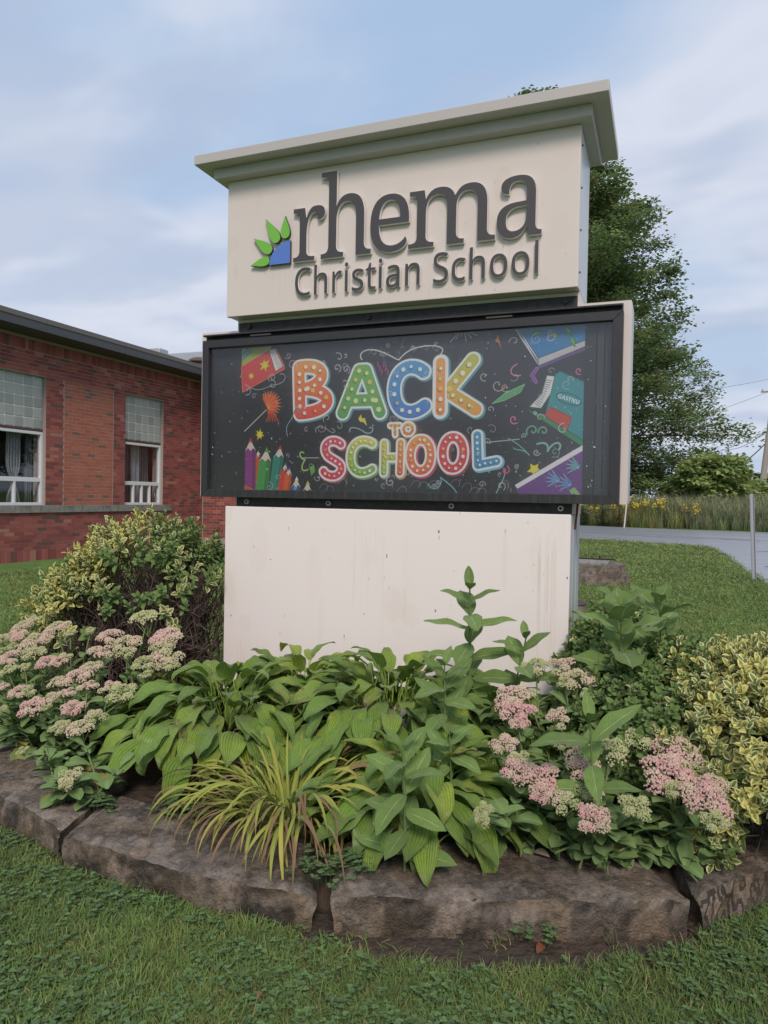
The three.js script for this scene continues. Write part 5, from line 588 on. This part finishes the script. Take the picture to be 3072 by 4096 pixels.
function euonymus(name, label, pos, ells, N, seed, kindAt, keep, twigs, tw = {}) {
  const t = thing(name, label, 'shrub', pos, null), r = rng(seed), P = V(...pos), all = [];
  const inside = (p, s = 1) => ells.some(([c, q]) => ((p.x - c[0]) / (q[0] * s)) ** 2 + ((p.y - c[1]) / (q[1] * s)) ** 2 + ((p.z - c[2]) / (q[2] * s)) ** 2 < 1);
  let tries = 0; while (all.length < N && tries++ < N * 60) { const [c, q] = ells[Math.floor(r() * ells.length)], n = V(r() * 2 - 1, r() * 2 - 1, r() * 2 - 1); if (n.length() > 1 || n.length() < 0.1) continue; n.normalize(); const lump = 0.93 + 0.16 * fbm(n.x * 4 + seed, n.y * 4, n.z * 4, 3), dep = r() < 0.3 ? 0.80 + 0.15 * r() : 0.97 + 0.05 * r(); const p = V(c[0] + n.x * q[0] * lump * dep, c[1] + n.y * q[1] * lump * dep, c[2] + n.z * q[2] * lump * dep); if (p.y < 0.09 || inside(p, 0.78)) continue; if (keep(p, n, r) === false) continue; all.push([p, V(n.x / q[0], n.y / q[1] + 0.5, n.z / q[2] + 0.35).normalize(), dep]); }
  const score = (e) => e[0].distanceTo(V(0, 1.27, 0)) + (e[1].z < -0.2 ? 5 : 0) + (e[2] < 0.96 ? 2 : 0) + (e[0].x > 0.62 ? 3 : 0); all.sort((a, b) => score(a) - score(b));
  const bulk = {}; all.forEach(([p, n], i) => { const k = kindAt(p, r), v = Math.floor(r() * 3), M = aim(p.x - P.x, p.y - P.y, p.z - P.z, n.add(V((r() - 0.5) * 0.9, (r() - 0.2) * 0.6, (r() - 0.5) * 0.9)), r() * 6.28, (tw.s ?? 1) * (0.8 + 0.5 * r())); if (i < 300) place(lpart('sprig', sprigs[k][v], euMat, t), M); else (bulk[k * 3 + v] ??= []).push([M]); });
  for (const [k, l] of Object.entries(bulk)) instanced('foliage', sprigs[Math.floor(k / 3)][k % 3], euMat, l, t);
  const tg = []; for (let i = 0; i < twigs; i++) { const [c, q] = ells[Math.floor(r() * ells.length)]; let n = V(r() * 2 - 1, r() * 1.5 - 0.4, r() * 2 - 1).normalize(); const e = V(c[0] + n.x * q[0] * (0.82 + 0.27 * r()), Math.max(0.1, c[1] + n.y * q[1] * (0.82 + 0.24 * r())), c[2] + n.z * q[2] * (0.8 + 0.25 * r())); if (tw.clip && tw.clip(e)) continue; const b = V(c[0] + (r() - 0.5) * 0.3, 0.06 + 0.25 * r(), c[2] + (r() - 0.5) * 0.3), m = b.clone().lerp(e, 0.5).add(V((r() - 0.5) * 0.2, 0.1 * r(), (r() - 0.5) * 0.2)), c2 = bez(b, m, e, 6).map((v) => v.sub(P)); tg.push(tube(c2.map((v, i) => i && i < 6 ? v.add(V((r() - 0.5) * 0.05, (r() - 0.5) * 0.04, (r() - 0.5) * 0.05)) : v), (0.003 + 0.004 * r()) * (tw.th ?? 1), 0.0015 * (tw.th ?? 1), 4)); for (let j = 0; j < (tw.side ?? 2); j++) { const s = c2[3 + Math.floor(r() * 3)], d = V(r() - 0.5, r() - 0.35, r() - 0.5).normalize().multiplyScalar(0.06 + 0.1 * r()); tg.push(tube([s, s.clone().addScaledVector(d, 0.5).add(V(0, 0.01, 0)), s.clone().add(d)], 0.0018 * (tw.th ?? 1), 0.001 * (tw.th ?? 1), 3)); } }
  if (tg.length) { const o = lpart('twigs', merge(tg), twigMat, t); o.userData.kind = 'stuff'; }
}
euonymus('euonymus_shrub', 'wide euonymus shrub, green inside and creamy yellow variegated toward the driveway', [0.2, 0.05, -3.1], [[[0.42, 0.20, -2.94], [0.47, 0.50, 0.48]], [[0.04, 0.22, -3.10], [0.42, 0.42, 0.46]], [[-0.2, 0.26, -3.55], [0.20, 0.44, 0.36]], [[0.80, 0.2, -3.35], [0.45, 0.48, 0.5]]], 5400, 21, (p, r) => { const y = p.x - 0.12 + 0.35 * (fbm(p.x * 5, p.y * 5, p.z * 5, 3) - 0.5) + (p.y > 0.62 && p.x < 0 && p.z > -3.4 ? 0.2 * r() : 0) - (p.z + 3.0) * -0.25; return y > 0.05 ? (r() < 0.55 ? 1 : 2) : y > -0.08 ? (r() < 0.5 ? 0 : r() < 0.6 ? 1 : 2) : r() < 0.93 ? 0 : 1; }, (p) => !(p.x < -0.39 && p.z < -3.46) && !(p.y < 0.30 && (p.x - 0.122) * 0.787 + (p.z + 2.29) * 0.617 > -0.03 - (0.3 - p.y) * 0.1), 260, { s: 1.12, clip: (e) => e.x < -0.38 && e.z < -3.44 });
euonymus('euonymus_bush', 'half bare euonymus bush with yellow leaves on dark twigs beside the sign', [-2.85, 0.05, -3.4], [[[-2.80, 0.52, -3.42], [0.45, 0.55, 0.42]], [[-2.98, 0.38, -3.28], [0.38, 0.46, 0.38]], [[-2.60, 0.45, -3.5], [0.32, 0.53, 0.36]]], 560, 33, (p, r) => p.x < -2.85 || p.y > 0.95 && p.x < -2.7 ? (r() < 0.45 ? 2 : r() < 0.75 ? 1 : 0) : (r() < 0.62 ? 0 : 1), (p, n, r) => { if (p.x > -2.36) return false; const d = step(0.35, 0.85, p.y) * 0.75 + step(-2.9, -3.25, p.x) * 0.6 - (p.x > -2.75 && p.y < 0.85 ? 0.35 : 0); return r() < clamp(d, 0.03, 1) && fbm(p.x * 5, p.y * 5, p.z * 5, 3) > 0.36; }, 560, { th: 1.5, s: 1.3, side: 6, clip: (e) => e.x > -2.35 });
// fallen leaves and litter on the stones and soil
const litter = [[0.26, 0.24, 0.10], [0.16, 0.06, 0.03], [0.20, 0.11, 0.06], [0.33, 0.25, 0.20]];
const fallG = leafGeo({ len: 0.062, wid: 0.028, nl: 8, S: [-1, -0.5, 0, 0.5, 1], shape: oval(0.9), pitch: (t) => 0.5 - 1.0 * t, fold: 0.5 });
[[-0.37, 0.122, -2.345, 3, 1, 'pale curled leaf fallen on the long brown edging stone'], [-0.30, 0.012, -2.0, 1, 0.8, 'dark red brown leaf lying on bare soil below the stone'], [-0.17, 0.118, -2.32, 2, 0.8, 'brown shrivelled leaf fallen under the pink sedum'], [-0.9, 0.03, -1.55, 2, 0.6, 'small brown leaf lying on the clover lawn']].forEach(([x, y, z, c, s, l], i) => { const m = single('fallen_leaf', fallG.clone(), leafMat(...litter[c], 0), l, 'leaf', 'fallen leaves'); put(m, x, y, z, i * 1.7 + 1.2, 0.1, 0.3, s); });
// ---------- grass and clover ----------
{
  const r = rng(808), tuftGeo = (seed, n, h, w, spread) => { const q = rng(seed), l = []; for (let i = 0; i < n; i++) { const y = q() < 0.16, c1 = y ? [0.19, 0.19, 0.08] : [0.075, 0.125, 0.034], c2 = y ? [0.32, 0.30, 0.15] : [0.148, 0.226, 0.062], ln = 0.3 + q() * 2.0, g = leafGeo({ len: h * (0.55 + q() * 0.7), wid: w * (0.7 + q() * 0.6), nl: 4, S: [-1, 1], shape: (t) => 1 - 0.9 * t * t, pitch: (t) => 1.35 - ln * t, col: (t) => c1.map((e, k) => mix(e, c2[k], t)) }); g.rotateY(q() * 6.28); g.translate((q() - 0.5) * spread, 0, (q() - 0.5) * spread); l.push(g); } return merge(l); };
  const onLawn = (x, z) => !inPoly(x, z, roadPts) && !inPoly(x, z, bedPts) && x > BX + 0.05 && !(x > -2.95 && x < 0.62 && stoneHit(x, z));
  const segs = [[-2.95, -2.14, -1.885, -1.868], [-1.862, -1.845, -0.893, -1.842], [-0.868, -1.856, 0.108, -2.262], [0.118, -2.287, 0.62, -2.93], [0.63, -2.95, 1.02, -3.6]];
  function stoneHit(x, z) { for (const [a, b, c, d] of segs) { const L = Math.hypot(c - a, d - b), dx = (c - a) / L, dz = (d - b) / L, u = (x - a) * dx + (z - b) * dz, v = (x - a) * dz - (z - b) * dx; if (u > -0.02 && u < L + 0.02 && v > -0.012 && v < 0.36) return true; } return false; }
  const inBare = (x, z) => { const t = (x + 0.95) / 1.09; if (t < 0 || t > 1) return 0; const zl = mix(-1.80, -2.22, t); return z > zl - 0.3 && z < zl + 0.14 * Math.sin(t * Math.PI) + 0.05 * (fbm(x * 14, z * 14, 2, 3) - 0.5) ? 1 : 0; };
  // positions in a fan in front of the viewer, denser close by
  const fan = (n, d0, d1, a0, a1, pw, s0, s1, out) => { for (let i = 0; i < n; i++) { const d = mix(d0, d1, Math.pow(r(), pw)), a = mix(a0, a1, r()), x = Math.sin(a) * d, z = -Math.cos(a) * d; if (!onLawn(x, z)) continue; if (inBare(x, z) && r() < 0.96) continue; const k = mix(s0, s1, (d - d0) / (d1 - d0)), u = ((0.75 + 0.5 * fbm(x * 1.5, z * 1.5, 3, 3)) + 0.55 * (r() - 0.5)) * (d0 > 2 ? 1.4 : 1.2); out.push([mat4(x, -0.002, z, (r() - 0.5) * 0.7, r() * 6.28, (r() - 0.5) * 0.7, V(k * (0.8 + 0.6 * r()), Math.min(k, 1.15) * (0.5 + 0.8 * r()), k * (0.8 + 0.6 * r()))), C(u * (1 + 0.35 * (fbm(x * 6, z * 6, 5, 3) - 0.4)), u, u * 0.95)]); } };
  const A = [], B = []; fan(30000, 1.25, 3.6, -1.0, 0.35, 0.75, 1, 1.15, A); fan(46000, 3.4, 24, -0.14, 0.2, 0.62, 1, 3.2, B); fan(9000, 1.25, 3.6, 0.35, 1.0, 0.75, 1, 1.15, A); fan(12000, 3.4, 14, 0.2, 0.5, 0.62, 1, 2.2, B); fan(14000, 4.6, 12.5, -0.86, -0.5, 0.7, 1, 1.8, B);
  const m = vleaf(0.25, 0.6); instanced('lawn_grass', tuftGeo(1, 12, 0.040, 0.0026, 0.055), m, A, null, 'mown lawn grass in front of the stones', 'grass'); instanced('lawn_grass', tuftGeo(2, 13, 0.034, 0.0042, 0.09), m, B, null, 'short mown lawn grass around and behind the sign', 'grass');
  // clover
  const tri = []; { const q = rng(4); for (let k = 0; k < 5; k++) { const ox = (q() - 0.5) * 0.06, oz = (q() - 0.5) * 0.06, h = 0.02 + 0.022 * q(), u = 0.8 + 0.4 * q(); tri.push(tint(tube([V(ox * 0.6, 0, oz * 0.6), V(ox, h, oz)], 0.0008, 0.0006, 3), 0.05, 0.09, 0.03)); for (let i = 0; i < 3; i++) { const g = leafGeo({ len: 0.0095, wid: 0.0095, nl: 4, S: [-1, -0.4, 0, 0.4, 1], shape: (t) => Math.pow(Math.sin(Math.PI * Math.min(0.93, Math.pow(t, 1.1) * 0.93 + 0.02)), 0.6), pitch: () => 0.12, fold: 0.25, col: (t, s) => [0.095, 0.165, 0.055].map((e) => e * u * (Math.abs(t - 0.55) < 0.13 ? 1.35 : 1)) }); g.rotateX((q() - 0.5) * 0.5); g.rotateY(i * 2.094 + q()); g.translate(ox, h, oz); tri.push(g); } } }
  const K = []; for (let i = 0; i < 26000 && K.length < 2800; i++) { const d = mix(1.25, 3.2, Math.pow(r(), 0.8)), a = mix(-0.98, 0.3, r()), x = Math.sin(a) * d, z = -Math.cos(a) * d; if (!onLawn(x, z) || inBare(x, z)) continue; if (fbm(x * 3.2 + 5, z * 3.2, 9, 4) + 0.5 * (r() - 0.5) < 0.53) continue; const u = 0.8 + r() * 0.4; K.push([mat4(x, 0, z, (r() - 0.5) * 0.3, r() * 6.28, (r() - 0.5) * 0.3, 0.6 + r() * 0.5), C(u, u, u)]); }
  instanced('clover', merge(tri), vleaf(0.25, 0.55), K, null, 'patches of white clover leaves in the lawn by the stones', 'clover');
  // weeds in the joints and at the bed edge
  const W = []; for (let i = 0; i < 70; i++) { const c = [[-0.93, -1.99, 0.10], [-0.88, -2.08, 0.06], [-1.6, -2.14, 0.10], [-0.33, -2.08, 0.05], [-1.92, -2.05, 0.05]][i % 5]; W.push([mat4(c[0] + (r() - 0.5) * c[2] * 2, c[0] === -0.33 ? 0 : 0.09, c[1] + (r() - 0.5) * c[2], (r() - 0.5) * 0.4, r() * 6.28, (r() - 0.5) * 0.4, 1.2 + r() * 0.6)]); } instanced('small_weeds', merge(tri), vleaf(0.25, 0.55), W, null, 'small leafy weeds growing in the joints of the edging stones', 'weeds');
}
scene.traverse((o) => { if (o.isMesh) { o.castShadow = true; o.receiveShadow = true; } });
renderer.render(scene, camera);
